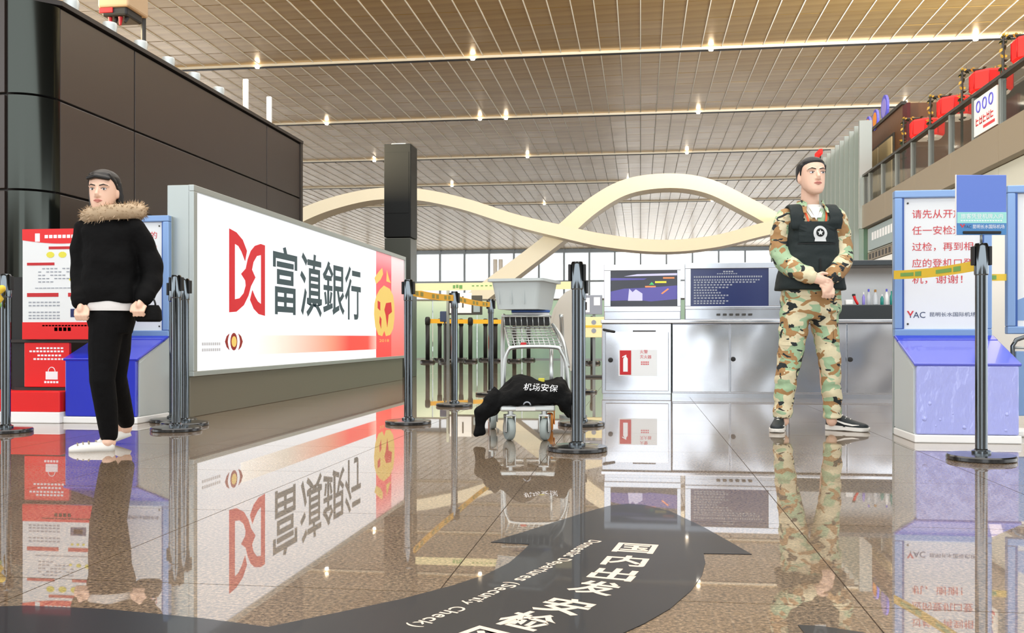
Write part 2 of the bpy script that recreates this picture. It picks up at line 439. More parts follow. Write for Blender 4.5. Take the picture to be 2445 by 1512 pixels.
# ceiling: shingled gold panels in columns, pale strips painted for the bright light slots, light tracks
CZ = 14.6; CW = 0.97; TR0, TRS = 47.4, 13.15; RW = TRS/6
ceil = tag(MB().box(-60, -20, CZ+0.25, 95, 160, CZ+0.5).build('ceiling', 'ceiling_back'), kind='structure')
pan = MB().box(-0.455, -RW/2+0.035, 0, 0.455, RW/2-0.035, 0.025)
cells = []
for i in range(-58, 92):
    for j in range(-6, 50):
        x, y = (i+0.5)*CW, TR0+(j+0.5)*RW
        if y > 152: continue
        d = -x*SA+y*CA; xc = x*CA+y*SA
        px = CXP+FPX*xc/d; py = HYP-FPX*(CZ-CAMH)/d
        cells.append((0 if (200 < px < 2460 and -20 < py) else 1, d, x, y))
cells.sort()
panel0 = pan.build('ceiling_panel', 'gold_panel', ceil); rest = MB()
for k, (_, d, x, y) in enumerate(cells):
    rot = (math.radians(-0.25+random.uniform(-0.35, 0.35)), math.radians(random.uniform(-0.35, 0.35)), 0)
    if k == 0: panel0.location = (x, y, CZ); panel0.rotation_euler = rot
    elif k < 300: inst(panel0, ceil, (x, y, CZ), rot)
    else:
        M = Matrix.Translation((x, y, CZ)) @ Euler(rot).to_matrix().to_4x4()
        rest.add([M @ v for v in pan.v], pan.f)
tag(rest.build('ceiling_panel_field', 'gold_panel', ceil), kind='stuff')
strip0 = None
for i in range(-58, 92):
    if strip0 is None: strip0 = MB().box(-0.02, 34, 0, 0.02, 152, 0.06).build('painted_light_seam', 'seam_light_paint', ceil); strip0.location = (i*CW, 0, CZ-0.035)
    else: inst(strip0, ceil, (i*CW, 0, CZ-0.035))

# light tracks with lamps
TRK = [(47.4, ((617, 153), (1130, 140), (1697, 118), (2327, 87))), (60.55, ((782, 286), (1147, 278), (1209, 278), (1667, 266), (2160, 247))),
       (73.7, ((895, 376), (1260, 372), (1640, 366))), (86.85, ((1080, 440), (1500, 436))), (100.0, ((1300, 489), (1700, 484)))]
ORD = ['nearest the camera', 'second from the camera', 'third from the camera', 'fourth from the camera', 'farthest, close above the cream ribbon beams']
for (ty, lamps), nm in zip(TRK, ORD):
    t = thing('ceiling_light_track', 'long thin light track across the golden ceiling, '+nm, 'light track', (0, ty, CZ-0.1), 0, 'light tracks across the ceiling')
    MB().box(-40, -0.12, -0.05, 70, 0.14, 0.16).build('channel', 'track_dark', t)
    MB().box(-40, -0.17, -0.03, 70, -0.115, 0.1).build('edge_strip', 'track_white', t)
    for (px, py) in lamps:
        p = onY(px, py, ty); o = MB().lathe([(0.02, -0.05), (0.1, -0.045), (0.115, -0.01), (0.1, 0.03), (0.05, 0.04)], n=12).build('lamp', 'lamp_glow', t); o.location = (p.x, -0.15, -0.06)

# brown panelled block on the left with a rounded metal corner
XL, YC, RC, HL = -4.2, 6.53, 0.24, 3.03
wl = tag(MB().prism([(XL-RC-0.03, YC-RC+0.03), (XL-0.03, YC), (XL-0.03, 11.55), (-11, 11.55), (-11, YC-RC+0.03)], (0, 0, 0), X_, Y_, HL-0.03).build('wall_left', 'brown_dark'), kind='structure')
zs = [0.0, 0.95, 1.63, 2.31, HL-0.04]; ys = [YC, 7.58, 10.46, 11.55]; gp = 0.008
for a, b in zip(zs, zs[1:]):
    for c, d in zip(ys, ys[1:]):
        MB().bbox(XL-0.03, c+gp, a+gp, XL, d-gp, b-gp, 0.004).build('wall_panel', 'brown_panel', wl)
    arc = [(XL-RC+RC*math.cos(t), YC-RC*math.sin(t)) for t in [math.pi/2*k/12 for k in range(13)]]
    inn = [(XL-RC+(RC-0.04)*math.cos(t), YC-(RC-0.04)*math.sin(t)) for t in [math.pi/2*k/12 for k in range(12, -1, -1)]]
    MB().prism(arc+inn, (0, 0, a+gp), X_, Y_, b-a-2*gp).build('corner_panel', 'column_metal', wl, smooth=30)
    for k in range(4):
        x1 = XL-RC-0.02-k*1.5
        MB().bbox(x1-1.5+gp, YC-RC, a+gp, x1-gp, YC-RC+0.03, b-gp, 0.004).build('wall_panel', 'brown_panel', wl)
MB().prism([(XL-RC, YC-RC-0.01), (XL+0.02, YC), (XL+0.02, 11.6), (-11, 11.6), (-11, YC-RC-0.01)], (0, 0, HL-0.03), X_, Y_, 0.035).build('coping', 'brown_dark', wl)
MB().box(XL-0.06, 11.52, 0, XL+0.012, 11.6, HL).build('end_trim', 'brown_dark', wl)
tag(MB().bbox(-10.5, YC+0.2, HL+0.01, XL-0.25, 11.3, HL+0.17, 0.01).build('trim_1', 'beige_trim'), kind='structure')

# right side: ground floor wall, balcony slab, finned glass wall, upper shop
XB = 6.9
wr = tag(MB().box(XB+0.25, 14, 0, XB+0.6, 31.5, 4.0).build('wall_right', 'grey_panel'), kind='structure')
for k in range(11):
    MB().bbox(XB+0.2, 14+k*1.6+0.01, 3.24, XB+0.26, 14+(k+1)*1.6-0.01, 3.99, 0.006).build('fascia_panel', 'grey_panel', wr)
MB().box(XB+0.18, 14, 2.98, XB+0.26, 31.5, 3.22).build('vent_band', 'slab_taupe', wr)
for k in range(44): MB().box(XB+0.17, 14.1+k*0.395, 3.02, XB+0.182, 14.3+k*0.395, 3.18).build('vent_slot', 'brown_dark', wr)
MB().bbox(XB+0.19, 14, 0.0, XB+0.26, 31.5, 2.96, 0.01).build('lower_panel', 'white_paint', wr)
sg = tag(MB().bbox(XB+0.12, 27.0, 3.27, XB+0.2, 31.2, 3.95, 0.01).build('wall_sign', 'grey_sign'), 'grey shop sign board with faint white lettering under the balcony', 'sign')
rects('lettering', [(0.5+k*0.32, 0.28, 0.74+k*0.32, 0.52) for k in range(8)], 'text_white', sg, (XB+0.119, 31.2, 3.27), -Y_, Z_)
sl = tag(MB().box(XB+0.05, 14, 4.0, 15, 31.5, 4.72).build('floor_balcony', 'slab_taupe'), kind='structure')
for k in range(6): MB().bbox(XB, 14.0+k*2.92+0.008, 4.0, XB+0.06, 14+(k+1)*2.92-0.008, 4.72, 0.006).build('fascia_panel', 'slab_taupe', sl)
fw = tag(MB().box(XB+0.2, 31.62, 0, XB+0.3, 38.6, 7.35).build('wall_fins', 'fin_dark'), kind='structure')
for k in range(9):
    MB().box(XB+0.08, 31.6+k*0.77, 0.05, XB+0.2, 31.6+k*0.77+0.66, 7.3).build('glass_fin', 'fin_green', fw)
    MB().box(XB-0.06, 31.6+k*0.77+0.67, 0.0, XB+0.2, 31.6+k*0.77+0.74, 7.4).build('fin_post', 'alu', fw)
MB().box(XB-0.08, 31.45, 4.0, XB+0.3, 31.6, 7.4).build('end_post', 'alu', fw)
rs = thing('red_led_sign', 'small red illuminated sign on top of the finned wall, above the guard', 'sign', (6.88, 38.46, 7.4))
MB().box(-0.03, -0.03, 0.0, 0.03, 0.03, 0.4).build('bracket', 'rail_dark', rs)
MB().bbox(-0.16, -0.7, 0.14, -0.03, 0.3, 0.34, 0.02).build('sign_box', 'lantern_red', rs)
sw = tag(MB().box(10.5, 14, 4.72, 10.8, 31.0, 7.7).build('wall_shop', 'shop_dark'), kind='structure')
for (y0, z0, y1, z1, m) in ((15, 5.0, 16.4, 7.0, 'shop_cream'), (18.2, 5.6, 20.0, 7.2, 'wood'), (21.0, 4.9, 22.2, 6.6, 'shop_cream'), (23.0, 5.2, 25.0, 7.3, 'wood'), (26.0, 5.0, 27.6, 6.9, 'shop_cream'), (28.5, 5.0, 30.6, 7.4, 'shop_maroon')):
    MB().bbox(10.42, y0, z0, 10.5, y1, z1, 0.01).build('shop_panel', m, sw)
wb = tag(MB().box(8.0, 31.0, 4.72, 12, 38.9, 7.8).build('wall_timber', 'wood'), kind='structure')
for (y0, y1, z0, z1, m) in ((31.9, 35.6, 5.2, 7.1, 'rail_dark'), (32.05, 33.7, 5.3, 7.0, 'shop_cream'), (33.85, 35.45, 5.3, 7.0, 'shop_cream')):
    MB().bbox(7.93 if m != 'rail_dark' else 7.96, y0, z0, 8.0, y1, z1, 0.01).build('window_pane' if m != 'rail_dark' else 'window_frame', m, wb)
MB().box(7.94, 30.9, 7.74, 8.1, 38.9, 7.84).build('cornice', 'rail_dark', wb)
MB().box(8.0, 30.5, 4.72, 8.1, 31.0, 7.7).build('jamb', 'shop_maroon', wb)

# far glazed end wall
fg = tag(MB().box(-70, 152.3, 14.0, 95, 152.8, 14.9).build('window_1', 'mullion'), kind='structure')
pf = MB().box(0.12, 0, 0.1, 3.9, 0.06, 4.6)
pm = {}
for i in range(-17, 23):
    MB().box(i*4-0.12, 152.0, 0, i*4+0.12, 152.5, 14.6).build('mullion', 'mullion', fg)
    for k in range(3):
        key = 'pane_frost' if i < -1 else 'pane_clear'
        if key not in pm: pm[key] = pf.build('pane', key, fg); pm[key].location = (i*4, 152.2, k*4.75)
        else: inst(pm[key], fg, (i*4, 152.2, k*4.75))
for k in range(3): MB().box(-60, 152.05, k*4.75+4.6, 80, 152.45, k*4.75+4.85).build('transom', 'mullion', fg)
# rear of the hall, behind the photographer; dark doors added for the reflections
rw = tag(MB().box(-40, -14.4, 0, -3.6, -14, 4.2).build('wall_rear', 'white_paint'), kind='structure')
MB().box(3.0, -14.4, 0, 45, -14, 4.2).build('wall_section', 'white_paint', rw)
for xx in (-3.6, -0.3, 2.9): MB().box(xx, -14.3, 0, xx+0.1, -14.1, 4.2).build('door_mullion', 'mullion', rw)
MB().box(-3.6, -14.3, 3.4, 3.0, -14.1, 3.5).build('door_transom', 'mullion', rw)
for k in (0, 1, 2, 4, 5, 6, 7): MB().box(-32+k*9, -14.02, 0.1, -28.5+k*9, -13.95, 3.2).build('added_dark_door', 'shop_dark', rw)

# green glass partition far back, with sign panels
gw = thing('wall_partition', None, None, (-4, 25.2, 0), 0, kind='structure')
for k in range(-3, 9):
    MB().bbox(-1.5+k*1.2+0.01, 0, 0.02, -0.3+k*1.2-0.01, 0.05, 1.56, 0.008).build('glass_panel', 'glass_green', gw)
MB().box(-5.1, -0.02, 1.56, 9.3, 0.07, 1.6).build('top_rail', 'rail_dark', gw)
MB().box(-5.1, -0.02, 0, 9.3, 0.07, 0.03).build('bottom_rail', 'rail_grey', gw)

# cream ribbon beams
def ribbon(name, pts, label, Y0, dy):
    P = [onY(px, py, Y0+dy*i/(len(pts)-1)) for i, (px, py, hw) in enumerate(pts)]
    HW = [hw*Y0/FPX for _, _, hw in pts]
    # Catmull-Rom refine
    Q = []; H = []
    for i in range(len(P)-1):
        a, b, c, d = P[max(i-1, 0)], P[i], P[i+1], P[min(i+2, len(P)-1)]
        for k in range(6):
            t = k/6; Q.append(0.5*((2*b)+(c-a)*t+(2*a-5*b+4*c-d)*t*t+(3*b-a-3*c+d)*t**3)); H.append(HW[i]*(1-t)+HW[i+1]*t)
    Q.append(P[-1]); H.append(HW[-1])
    rings = []
    for i, q in enumerate(Q):
        T = (Q[min(i+1, len(Q)-1)]-Q[max(i-1, 0)]); T.y = 0; T.normalize(); N = Vector((-T.z, 0, T.x)); h = H[i]
        rings.append([q+N*h+Y_*(-0.55), q-N*h+Y_*(-0.55), q-N*h*1.05+Y_*0.75, q+N*h*0.95+Y_*0.75])
    o = MB().loft(rings).build(name, 'ribbon'); tag(o, label, 'beam')
ribbon('ribbon_beam', [(560, 640, 17), (640, 570, 17), (720, 522, 16), (800, 490, 15), (900, 468, 14), (1000, 468, 14), (1110, 490, 14), (1230, 528, 14), (1345, 556, 15), (1450, 578, 15), (1580, 590, 14), (1700, 580, 14), (1810, 553, 15), (1900, 530, 17)],
       'cream ribbon beam arching high behind the black tower, then dipping low', 45.0, 0.0)
ribbon('ribbon_beam', [(1010, 812, 22), (1085, 755, 21), (1170, 690, 20), (1260, 622, 19), (1345, 556, 19), (1420, 492, 19), (1500, 449, 18), (1600, 436, 17), (1690, 449, 17), (1780, 492, 17), (1840, 525, 17), (1900, 560, 17)],
       'cream ribbon beam rising from behind the baggage cart to the tall arch', 46.4, 0.0)

# ================================================================== THINGS
# ---- backlit advertising light box
LX, LY0, LY1, LH = -3.2, 6.57, 12.9, 1.68
lb = thing('light_box', 'long backlit advertising light box with red bank logo in grey metal casing', 'light box', (LX-0.1, LY0, 0))
def B(m): return MB().bbox(*m[:6], m[6] if len(m) > 6 else 0.006)
B((LX-0.19, LY0, 0.30, LX-0.02, LY1, LH, 0.004)).build('casing', 'alu', lb, world=True)
B((LX-0.17, LY0+0.03, 0.0, LX-0.03, LY1-0.02, 0.295, 0.004)).build('plinth', 'plinth', lb, world=True)
fr = MB(); fr.bbox(LX-0.03, LY0, LH-0.045, LX+0.012, LY1, LH+0.002, 0.004); fr.bbox(LX-0.03, LY0, 0.298, LX+0.012, LY1, 0.335, 0.004)
fr.bbox(LX-0.03, LY0, 0.335, LX+0.012, LY0+0.06, LH-0.045, 0.004); fr.bbox(LX-0.03, LY1-0.05, 0.335, LX+0.012, LY1, LH-0.045, 0.004)
fr.build('frame', 'alu', lb, world=True)
FX = LX-0.008
face = MB().box(FX-0.01, LY0+0.05, 0.33, FX, LY1-0.04, LH-0.04).build('lit_face', 'lit_white', lb, world=True)
def YZ(px, py): v = onX(px, py, FX); return v.y, v.z
def on_face(px0, py0, px1, py1):
    ya, _ = YZ(px0, py0); yb, _ = YZ(px1, py1); pm = (px0+px1)/2
    return ya, yb, YZ(pm, py1)[1], YZ(pm, py0)[1]
for ch, bx in (('富', (651, 590, 709, 752)), ('滇', (716, 606, 768, 757)), ('銀', (770, 627, 822, 753)), ('行', (823, 638, 861, 764))):
    a, b, z0, z1 = on_face(*bx)
    text('bank_lettering', ch, 'ink', face, (FX, a, z0), Y_, Z_, b-a, z1-z0, 0.003, True, 0.012)
logo = [(35, 70), (100, 90), (160, 150), (200, 250), (183, 355), (150, 270), (120, 220), (85, 205), (85, 750), (130, 735), (170, 680), (190, 600), (185, 550), (145, 490), (190, 430), (210, 330), (240, 240), (280, 180), (340, 145), (385, 150), (385, 895), (320, 880), (270, 830), (232, 740), (255, 640), (280, 700), (310, 750), (345, 775), (345, 260), (300, 280), (265, 350), (250, 430), (285, 505), (240, 600), (215, 700), (170, 800), (100, 870), (35, 880)]
a, b, z0, z1 = on_face(547, 557, 632, 752)
MB().prism([((x-35)/350*(b-a), (895-y)/825*(z1-z0)) for x, y in logo], (FX, a, z0), Y_, Z_, 0.003).build('bank_emblem', 'lit_red', face, world=True)
ya = YZ(575, 800)[0]; yb = YZ(900, 800)[0]
rects('gradient_bar', [(0, 0, yb-ya, 0.165)], 'bar_print', face, (FX, ya, 0.435), Y_, Z_, 0.002, True)
yc = YZ(898, 700)[0]; yd = YZ(934, 700)[0]
rects('red_panel', [(0, 0, yd-yc, LH-0.375)], 'red_print', face, (FX, yc, 0.335), Y_, Z_, 0.002, True)
rects('pink_panel', [(0, 0, LY1-0.05-yd, LH-0.375)], 'pink_print', face, (FX, yd, 0.335), Y_, Z_, 0.002, True)
# plain gold new-year ornament on the red panel
def fpoly(name, pts, m, lift):
    P = [YZ(x, y) for x, y in pts]; MB().prism(P, (FX, 0, 0), Y_, Z_, lift).build(name, m, face, world=True)
fpoly('gold_ornament', [(916, 682), (930, 690), (938, 706), (941, 730), (941, 760), (938, 785), (931, 800), (921, 803), (917, 790), (912, 803), (903, 800), (896, 780), (893, 750), (894, 725), (899, 705), (906, 692)], 'lit_gold', 0.004)
fpoly('red_cutout', [(901, 718), (907, 722), (907, 742), (901, 736)], 'lit_red', 0.0055)
fpoly('red_cutout', [(921, 724), (933, 722), (935, 745), (927, 752), (924, 782), (920, 752), (917, 740)], 'lit_red', 0.0055)
fpoly('red_cutout', [(906, 755), (910, 762), (909, 785), (905, 770)], 'lit_red', 0.0055)
fpoly('gold_ornament', [(903, 650), (912, 640), (914, 655), (908, 668), (898, 678), (894, 664)], 'lit_gold', 0.004)
fpoly('gold_ornament', [(923, 645), (929, 668), (933, 676), (922, 672)], 'lit_gold', 0.004)
text('date_print', '2018', 'lit_gold', face, (FX, YZ(905, 815)[0], YZ(905, 817)[1]), Y_, Z_, YZ(928, 815)[0]-YZ(905, 815)[0], 0.035, 0.004, True)
def oval(cx, cy, rx, ry, n=16): return [(cx+rx*math.cos(2*math.pi*k/n), cy+ry*math.sin(2*math.pi*k/n)) for k in range(n)]
fpoly('seal', oval(558, 816, 8, 21), 'lit_maroon', 0.003); fpoly('seal_centre', oval(558, 816, 6, 13), 'lit_gold', 0.004)
for s in (-1, 1):
    fpoly('seal_bracket', [(558+s*11, 797), (558+s*17, 803), (558+s*21, 816), (558+s*17, 829), (558+s*11, 836), (558+s*14, 824), (558+s*15, 816), (558+s*14, 808)], 'lit_maroon', 0.003)
for k, yy in enumerate((818, 832)):
    a, b, z0, z1 = on_face(482, yy, 527, yy+7)
    rects('small_print', [(i*(b-a)/9, 0, (i+0.7)*(b-a)/9, z1-z0) for i in range(9)], 'ink_pale', face, (FX, a, z0), Y_, Z_, 0.002, True)

# ---- black tower beyond the light box
tw = thing('display_tower', 'tall black tower with grey lower half beyond the light box', 'tower', tuple(W(957, 806, 14.2)[:2])+(0,))
zt = 0.58+456/FPX*14.2; zm = 0.58+236/FPX*14.2
MB().bbox(-0.2, -0.2, zm, 0.2, 0.2, zt, 0.01).build('upper_casing', 'tower_black', tw)
MB().bbox(-0.195, -0.195, 0, 0.195, 0.195, zm-0.01, 0.008).build('lower_casing', 'tower_grey', tw)
MB().bbox(-0.19, -0.205, zm+0.35, 0.17, -0.198, zt-0.12, 0.002).build('glass_front', 'tower_black', tw)
MB().bbox(-0.12, -0.1, zt, 0.1, 0.1, zt+0.03, 0.008).build('cap', 'alu', tw)

# ---- fixtures on the left block's roof
up = thing('roof_spotlight', '', 'spotlight', (0, 0, 0))
MB().bbox(-0.05, -0.05, 0, 0.05, 0.05, 0.03, 0.006).build('bracket', 'black_matte', up)
MB().lathe([(0.02, 0.0), (0.05, 0.01), (0.06, 0.1), (0.055, 0.12), (0.03, 0.12)], (0, 0.0, 0.03), 14).build('housing', 'alu_light', up, 40)
ORDN = ['first', 'second', 'third', 'fourth', 'fifth', 'sixth']
for k, (px, py) in enumerate(((170, 12), (262, 60), (336, 108), (402, 148), (464, 186), (522, 220))):
    p = onX(px, py, XL-0.16); loc = (p.x, p.y, HL+0.005); lab = 'small round spotlight on the brown block roof, %s from the camera' % ORDN[k]
    if k == 0: up.location = loc; up['label'] = lab; up['group'] = 'roof spotlights'
    else: clone(up, loc, 0, lab, 'roof spotlights')
for px, y0, y1, lab in ((587, 190, 250, 'taller white antenna bar standing on the brown block roof'), (643, 232, 275, 'shorter white antenna bar standing on the brown block roof')):
    p = onX(px, y1, XL-0.2); d = -p.x*SA+p.y*CA; t = thing('antenna', lab, 'antenna', (p.x, p.y, HL+0.005), 0, 'roof antennas')
    h = 0.58+(806-y0)/FPX*d-HL; MB().bbox(-0.03, -0.02, 0.06, 0.03, 0.02, h, 0.01).build('radome', 'white_paint', t)
    MB().bbox(-0.06, -0.04, 0, 0.06, 0.04, 0.06, 0.008).build('mount', 'black_matte', t)
    MB().tube([(-0.1, 0, 0.02), (-0.16, 0, 0.1), (-0.2, 0, 0.1)], 0.012, 6).build('cable', 'black_matte', t)
p = onX(288, 75, -5.0); hb = thing('equipment_box', 'white equipment box on a pole with dark red device beneath, top left', 'equipment box', (p.x, p.y, HL+0.02))
zz = p.z-HL
MB().tube([(0.1, 0.25, 0), (0.1, 0.25, zz+0.45)], 0.025, 8).build('pole', 'rail_dark', hb)
MB().bbox(-0.17, -0.12, zz+0.18, 0.15, 0.26, zz+0.62, 0.02).build('box', 'beige_trim', hb)
dv = MB().bbox(-0.14, -0.1, zz+0.1, 0.12, 0.2, zz+0.19, 0.02).build('device', 'black_matte', hb)
MB().bbox(-0.16, -0.11, zz+0.13, -0.02, -0.09, zz+0.18, 0.005).build('red_band', 'red_dull', dv)
for k in range(4): MB().tube([(-0.08+k*0.055, -0.05+0.03*(k % 2), zz+0.12), (-0.07+k*0.05, -0.06, zz+0.02+0.025*(k % 2))], [0.025, 0.012], 8).build('connector', 'black_matte' if k % 2 else 'red_dull', dv)

# ---- belt posts
def make_post(name, label, loc, group):
    t = thing(name, label, 'belt post', loc, 0, group)
    MB().lathe([(0.02, 0), (0.152, 0), (0.155, 0.004), (0.155, 0.018), (0.150, 0.024), (0.04, 0.03), (0.03, 0.03)], n=40).build('base', 'base_black', t, 35)
    MB().lathe([(0.043, 0.026), (0.043, 0.04), (0.031, 0.045), (0.029, 0.05)], n=24).build('collar', 'chrome_dark', t, 35)
    MB().lathe([(0.0275, 0.04), (0.0275, 0.83)], n=28).build('pole', 'chrome_dark', t, 35)
    hd = MB().lathe([(0.028, 0.825), (0.032, 0.83), (0.032, 0.955), (0.027, 0.968), (0.012, 0.97)], n=28).build('head', 'chrome_dark', t, 35)
    for s in (-1, 1): MB().bbox(s*0.038-0.007, -0.014, 0.87, s*0.038+0.007, 0.014, 0.955, 0.003).build('belt_clip', 'black_matte', hd)
    return t
def gp_(px, d): v = W(px, 806, d); return (v.x, v.y, 0)
GRP = 'chrome belt posts of the queue'
p1 = make_post('belt_post', 'tall dark chrome belt post just right of the baggage cart', gp_(1378, 4.94), GRP)
p2 = clone(p1, gp_(975, 6.47), 0, 'dark chrome belt post right beside the far end of the light box', GRP)
p3 = clone(p1, gp_(1085, 8.13), 0, 'dark chrome belt post midway along the orange belt', GRP)
p4 = clone(p1, gp_(1172, 9.75), 0, 'dark chrome belt post at the end of the orange belt, left of the cart', GRP)
p5 = clone(p1, gp_(2343, 4.57), 0, 'dark chrome belt post under the blue placard at right', GRP)
p6 = clone(p1, gp_(1388, 6.36), 0, 'belt post directly behind the post right of the cart', GRP)
p7 = clone(p1, gp_(1391, 10.2), 0, 'belt post farthest back in line behind the post right of the cart', GRP)
G2 = 'belt posts parked against the light box'
clone(p1, gp_(414, 6.62), 0.0, 'leftmost of three belt posts parked against the light box end', G2)
clone(p1, gp_(421, 6.0), 0.0, 'middle of three belt posts parked against the light box end', G2)
clone(p1, gp_(441, 6.35), 0, 'rightmost of three belt posts parked against the light box end', G2)
clone(p1, gp_(14, 5.9), 0, 'belt post with yellow belt end at the left edge, before the red stand', GRP)
p5.scale = (1, 1, 1.06)
def belt(name, A, Bp, m, label, sag=0.02, h=0.048, marks=None, mm='belt_olive', group='queue belts', gap=0.047):
    A = Vector(A); Bp = Vector(Bp); D = (Bp-A); D.z = 0; L = D.length; D.normalize(); A = A+D*gap; Bp = Bp-D*gap
    t = thing(name, label, 'belt', (A.x, A.y, 0), 0, group); n = 14; N = D.cross(Z_); rings = []
    def pt(f, zz): v = A.lerp(Bp, f); return v+Z_*(zz-sag*4*f*(1-f))
    for i in range(n+1):
        f = i/n; rings.append([pt(f, -h/2)+N*0.001, pt(f, h/2)+N*0.001, pt(f, h/2)-N*0.001, pt(f, -h/2)-N*0.001])
    MB().loft(rings).build('strap', m, t, world=True)
    for (f0, f1, z0, z1) in (marks or []):
        mb = MB(); k = 5
        for sgn in (1, -1):
            rr = [[pt(f0+(f1-f0)*q/k, z0*h)+N*0.0022*sgn, pt(f0+(f1-f0)*q/k, z1*h)+N*0.0022*sgn] for q in range(k+1)]
            mb.loft(rr, cap=False, close=False)
        mb.build('printed_mark', mm, t, world=True)
    return t
def top(o, z=0.912): return (o.location.x, o.location.y, z)
mk = [(f, f+0.1, -0.3, 0.3) for f in (0.12, 0.32, 0.52, 0.72)]
belt('retractable_belt', top(p2, 0.89), top(p3), 'belt_orange', 'orange printed belt between the light box post and the middle post', 0.01, 0.05, [(f, f+0.06, -0.3, 0.3) for f in (0.1, 0.2, 0.45, 0.55, 0.75, 0.85)])
belt('retractable_belt', top(p3), top(p4), 'belt_orange', 'orange printed belt running from the middle post to the last post', 0.01, 0.05, [(f, f+0.06, -0.3, 0.3) for f in (0.1, 0.2, 0.45, 0.55, 0.75, 0.85)])
belt('retractable_belt', top(p2, 0.918), top(p6, 0.925), 'belt_cream', 'pale cream belt with green print running behind the grey bin', 0.0, 0.05, [(0.24, 0.255, -0.25, 0.2), (0.26, 0.275, -0.2, 0.25), (0.28, 0.3, -0.3, 0.2)]+[(0.36+k*0.028, 0.375+k*0.028, 0.0, 0.15) for k in range(7)], 'belt_green')
kx = onY(2133, 655, 5.97)
belt('retractable_belt', top(p5, 0.925), (kx.x-0.03, kx.y-0.06, 0.945), 'belt_yellow', 'yellow printed belt stretched across the notice kiosk', 0.01, 0.05, [(0.16, 0.24, -0.25, 0.25), (0.26, 0.44, -0.2, 0.2), (0.62, 0.7, -0.25, 0.25), (0.72, 0.9, -0.2, 0.2)], 'belt_green')
belt('retractable_belt', (2.05, 6.03, 0.935), (2.14, 6.02, 0.935), 'belt_yellow', 'short yellow belt between the two notice kiosks at right', 0.0, 0.04, [(0.1, 0.4, -0.3, 0.3)], 'belt_green', gap=0.0)
ye = thing('belt_end', 'bunched yellow belt end hooked on the post at the left edge', 'belt', gp_(9, 5.85))
bz = 0.58+(806-710)/FPX*5.85
MB().tube([(-0.02, -0.045, bz-0.04), (0.01, -0.05, bz-0.01), (-0.01, -0.05, bz+0.02), (0.02, -0.045, bz+0.05)], 0.022, 8, 'round').build('strap', 'belt_yellow', ye, True)
MB().ball((0, -0.05, bz-0.05), 0.02, 10, 6).build('tab', 'belt_green', ye, True)

# far belt posts and their belts
far = []
fp = thing('slim_belt_post', '', 'belt post', (0, 0, 0))
MB().lathe([(0.02, 0), (0.175, 0), (0.18, 0.03), (0.16, 0.06), (0.05, 0.08)], n=20).build('base', 'base_black', fp, 35)
MB().lathe([(0.05, 0.05), (0.05, 0.9)], n=14).build('pole', 'black_matte', fp, True)
MB().lathe([(0.06, 0.88), (0.065, 1.0), (0.05, 1.05), (0.02, 1.06)], n=14).build('head', 'black_matte', fp, True)
FP = [(1021, 22.4), (1050, 24.4), (1064, 23.2), (1077, 23.9), (1101, 24.6), (1123, 23.0), (1159, 24.5), (1183, 23.7), (1228, 23.4), (1262, 24.4), (1415, 21.5)]
FL = ['leftmost far black belt post before the green glass', 'second far black belt post from the left, before the green glass', 'third far black belt post from the left, below the grey device', 'fourth far black belt post from the left, before the green glass',
      'fifth far black belt post from the left, under the hanging white sign', 'sixth far black belt post from the left, standing clear below the sign', 'far black belt post just left of the last orange belt post', 'far black belt post just left of the baggage cart frame',
      'far black belt post seen through the cart frame, left', 'far black belt post seen through the cart frame, right', 'far black belt post between the chrome post and the steel cabinet']
fo = []
for k, (px, d) in enumerate(FP):
    loc = gp_(px, d)
    if k == 0: fp.location = loc; fp['label'] = FL[0]; fp['group'] = 'far belt posts'; fo.append(fp)
    else: fo.append(clone(fp, loc, 0, FL[k], 'far belt posts'))
for a, b, lab in ((0, 5, 'far yellow belt before the green glass, left half'), (5, 8, 'far yellow belt before the green glass, right half reaching the cart')):
    belt('far_belt', top(fo[a], 0.96), top(fo[b], 0.96), 'belt_orange', lab, 0.0, 0.1, None, group='far belts', gap=0.068)
fs_ = thing('hanging_sign', 'white and grey sign panel on a post behind the middle belt post', 'sign', gp_(1105, 20.5))
zc = lambda py, d: 0.58+(806-py)/FPX*d
MB().box(-0.35, -0.03, 0, -0.29, 0.03, 1.65).build('post', 'rail_grey', fs_)
MB().bbox(-0.3, -0.05, zc(752, 20.5), 0.42, 0.03, zc(706, 20.5), 0.01).build('frame', 'rail_dark', fs_)
w1 = MB().bbox(-0.27, -0.07, zc(748, 20.5), 0.2, -0.04, zc(700, 20.5), 0.004).build('white_panel', 'white_gloss', fs_)
MB().box(-0.0, -0.078, zc(735, 20.5), 0.03, -0.069, zc(708, 20.5)).build('arrow_mark', 'rail_dark', w1)
MB().bbox(0.24, -0.07, zc(746, 20.5), 0.38, -0.04, zc(728, 20.5), 0.004).build('grey_panel', 'grey_sign', fs_)
gd = thing('scanner_device', 'small dark grey device on a stalk behind the far belt posts', 'device', gp_(1062, 21.0))
MB().lathe([(0.12, 0), (0.12, 0.02), (0.02, 0.03), (0.02, 0.95)], n=12).build('stalk', 'rail_dark', gd, 40)
MB().bbox(-0.1, -0.06, 0.92, 0.08, 0.04, 1.15, 0.02).build('head', 'text_navy', gd)
yw = thing('warning_board', 'pale yellow safety board with dark notice above, beside the steel cabinet', 'sign board', gp_(1418, 14.0))
MB().bbox(-0.14, -0.02, zc(806, 14), 0.15, 0.02, zc(757, 14), 0.006).build('yellow_board', 'belt_cream', yw)
for zz in (770, 790): MB().prism(oval(0, 0, 0.035, 0.035, 12), (0, -0.021, zc(zz, 14)), X_, Z_, 0.004).build('round_mark', 'text_grey', yw)
MB().box(-0.14, -0.026, zc(782, 14), 0.15, -0.02, zc(777, 14)).build('yellow_stripe', 'belt_yellow', yw)
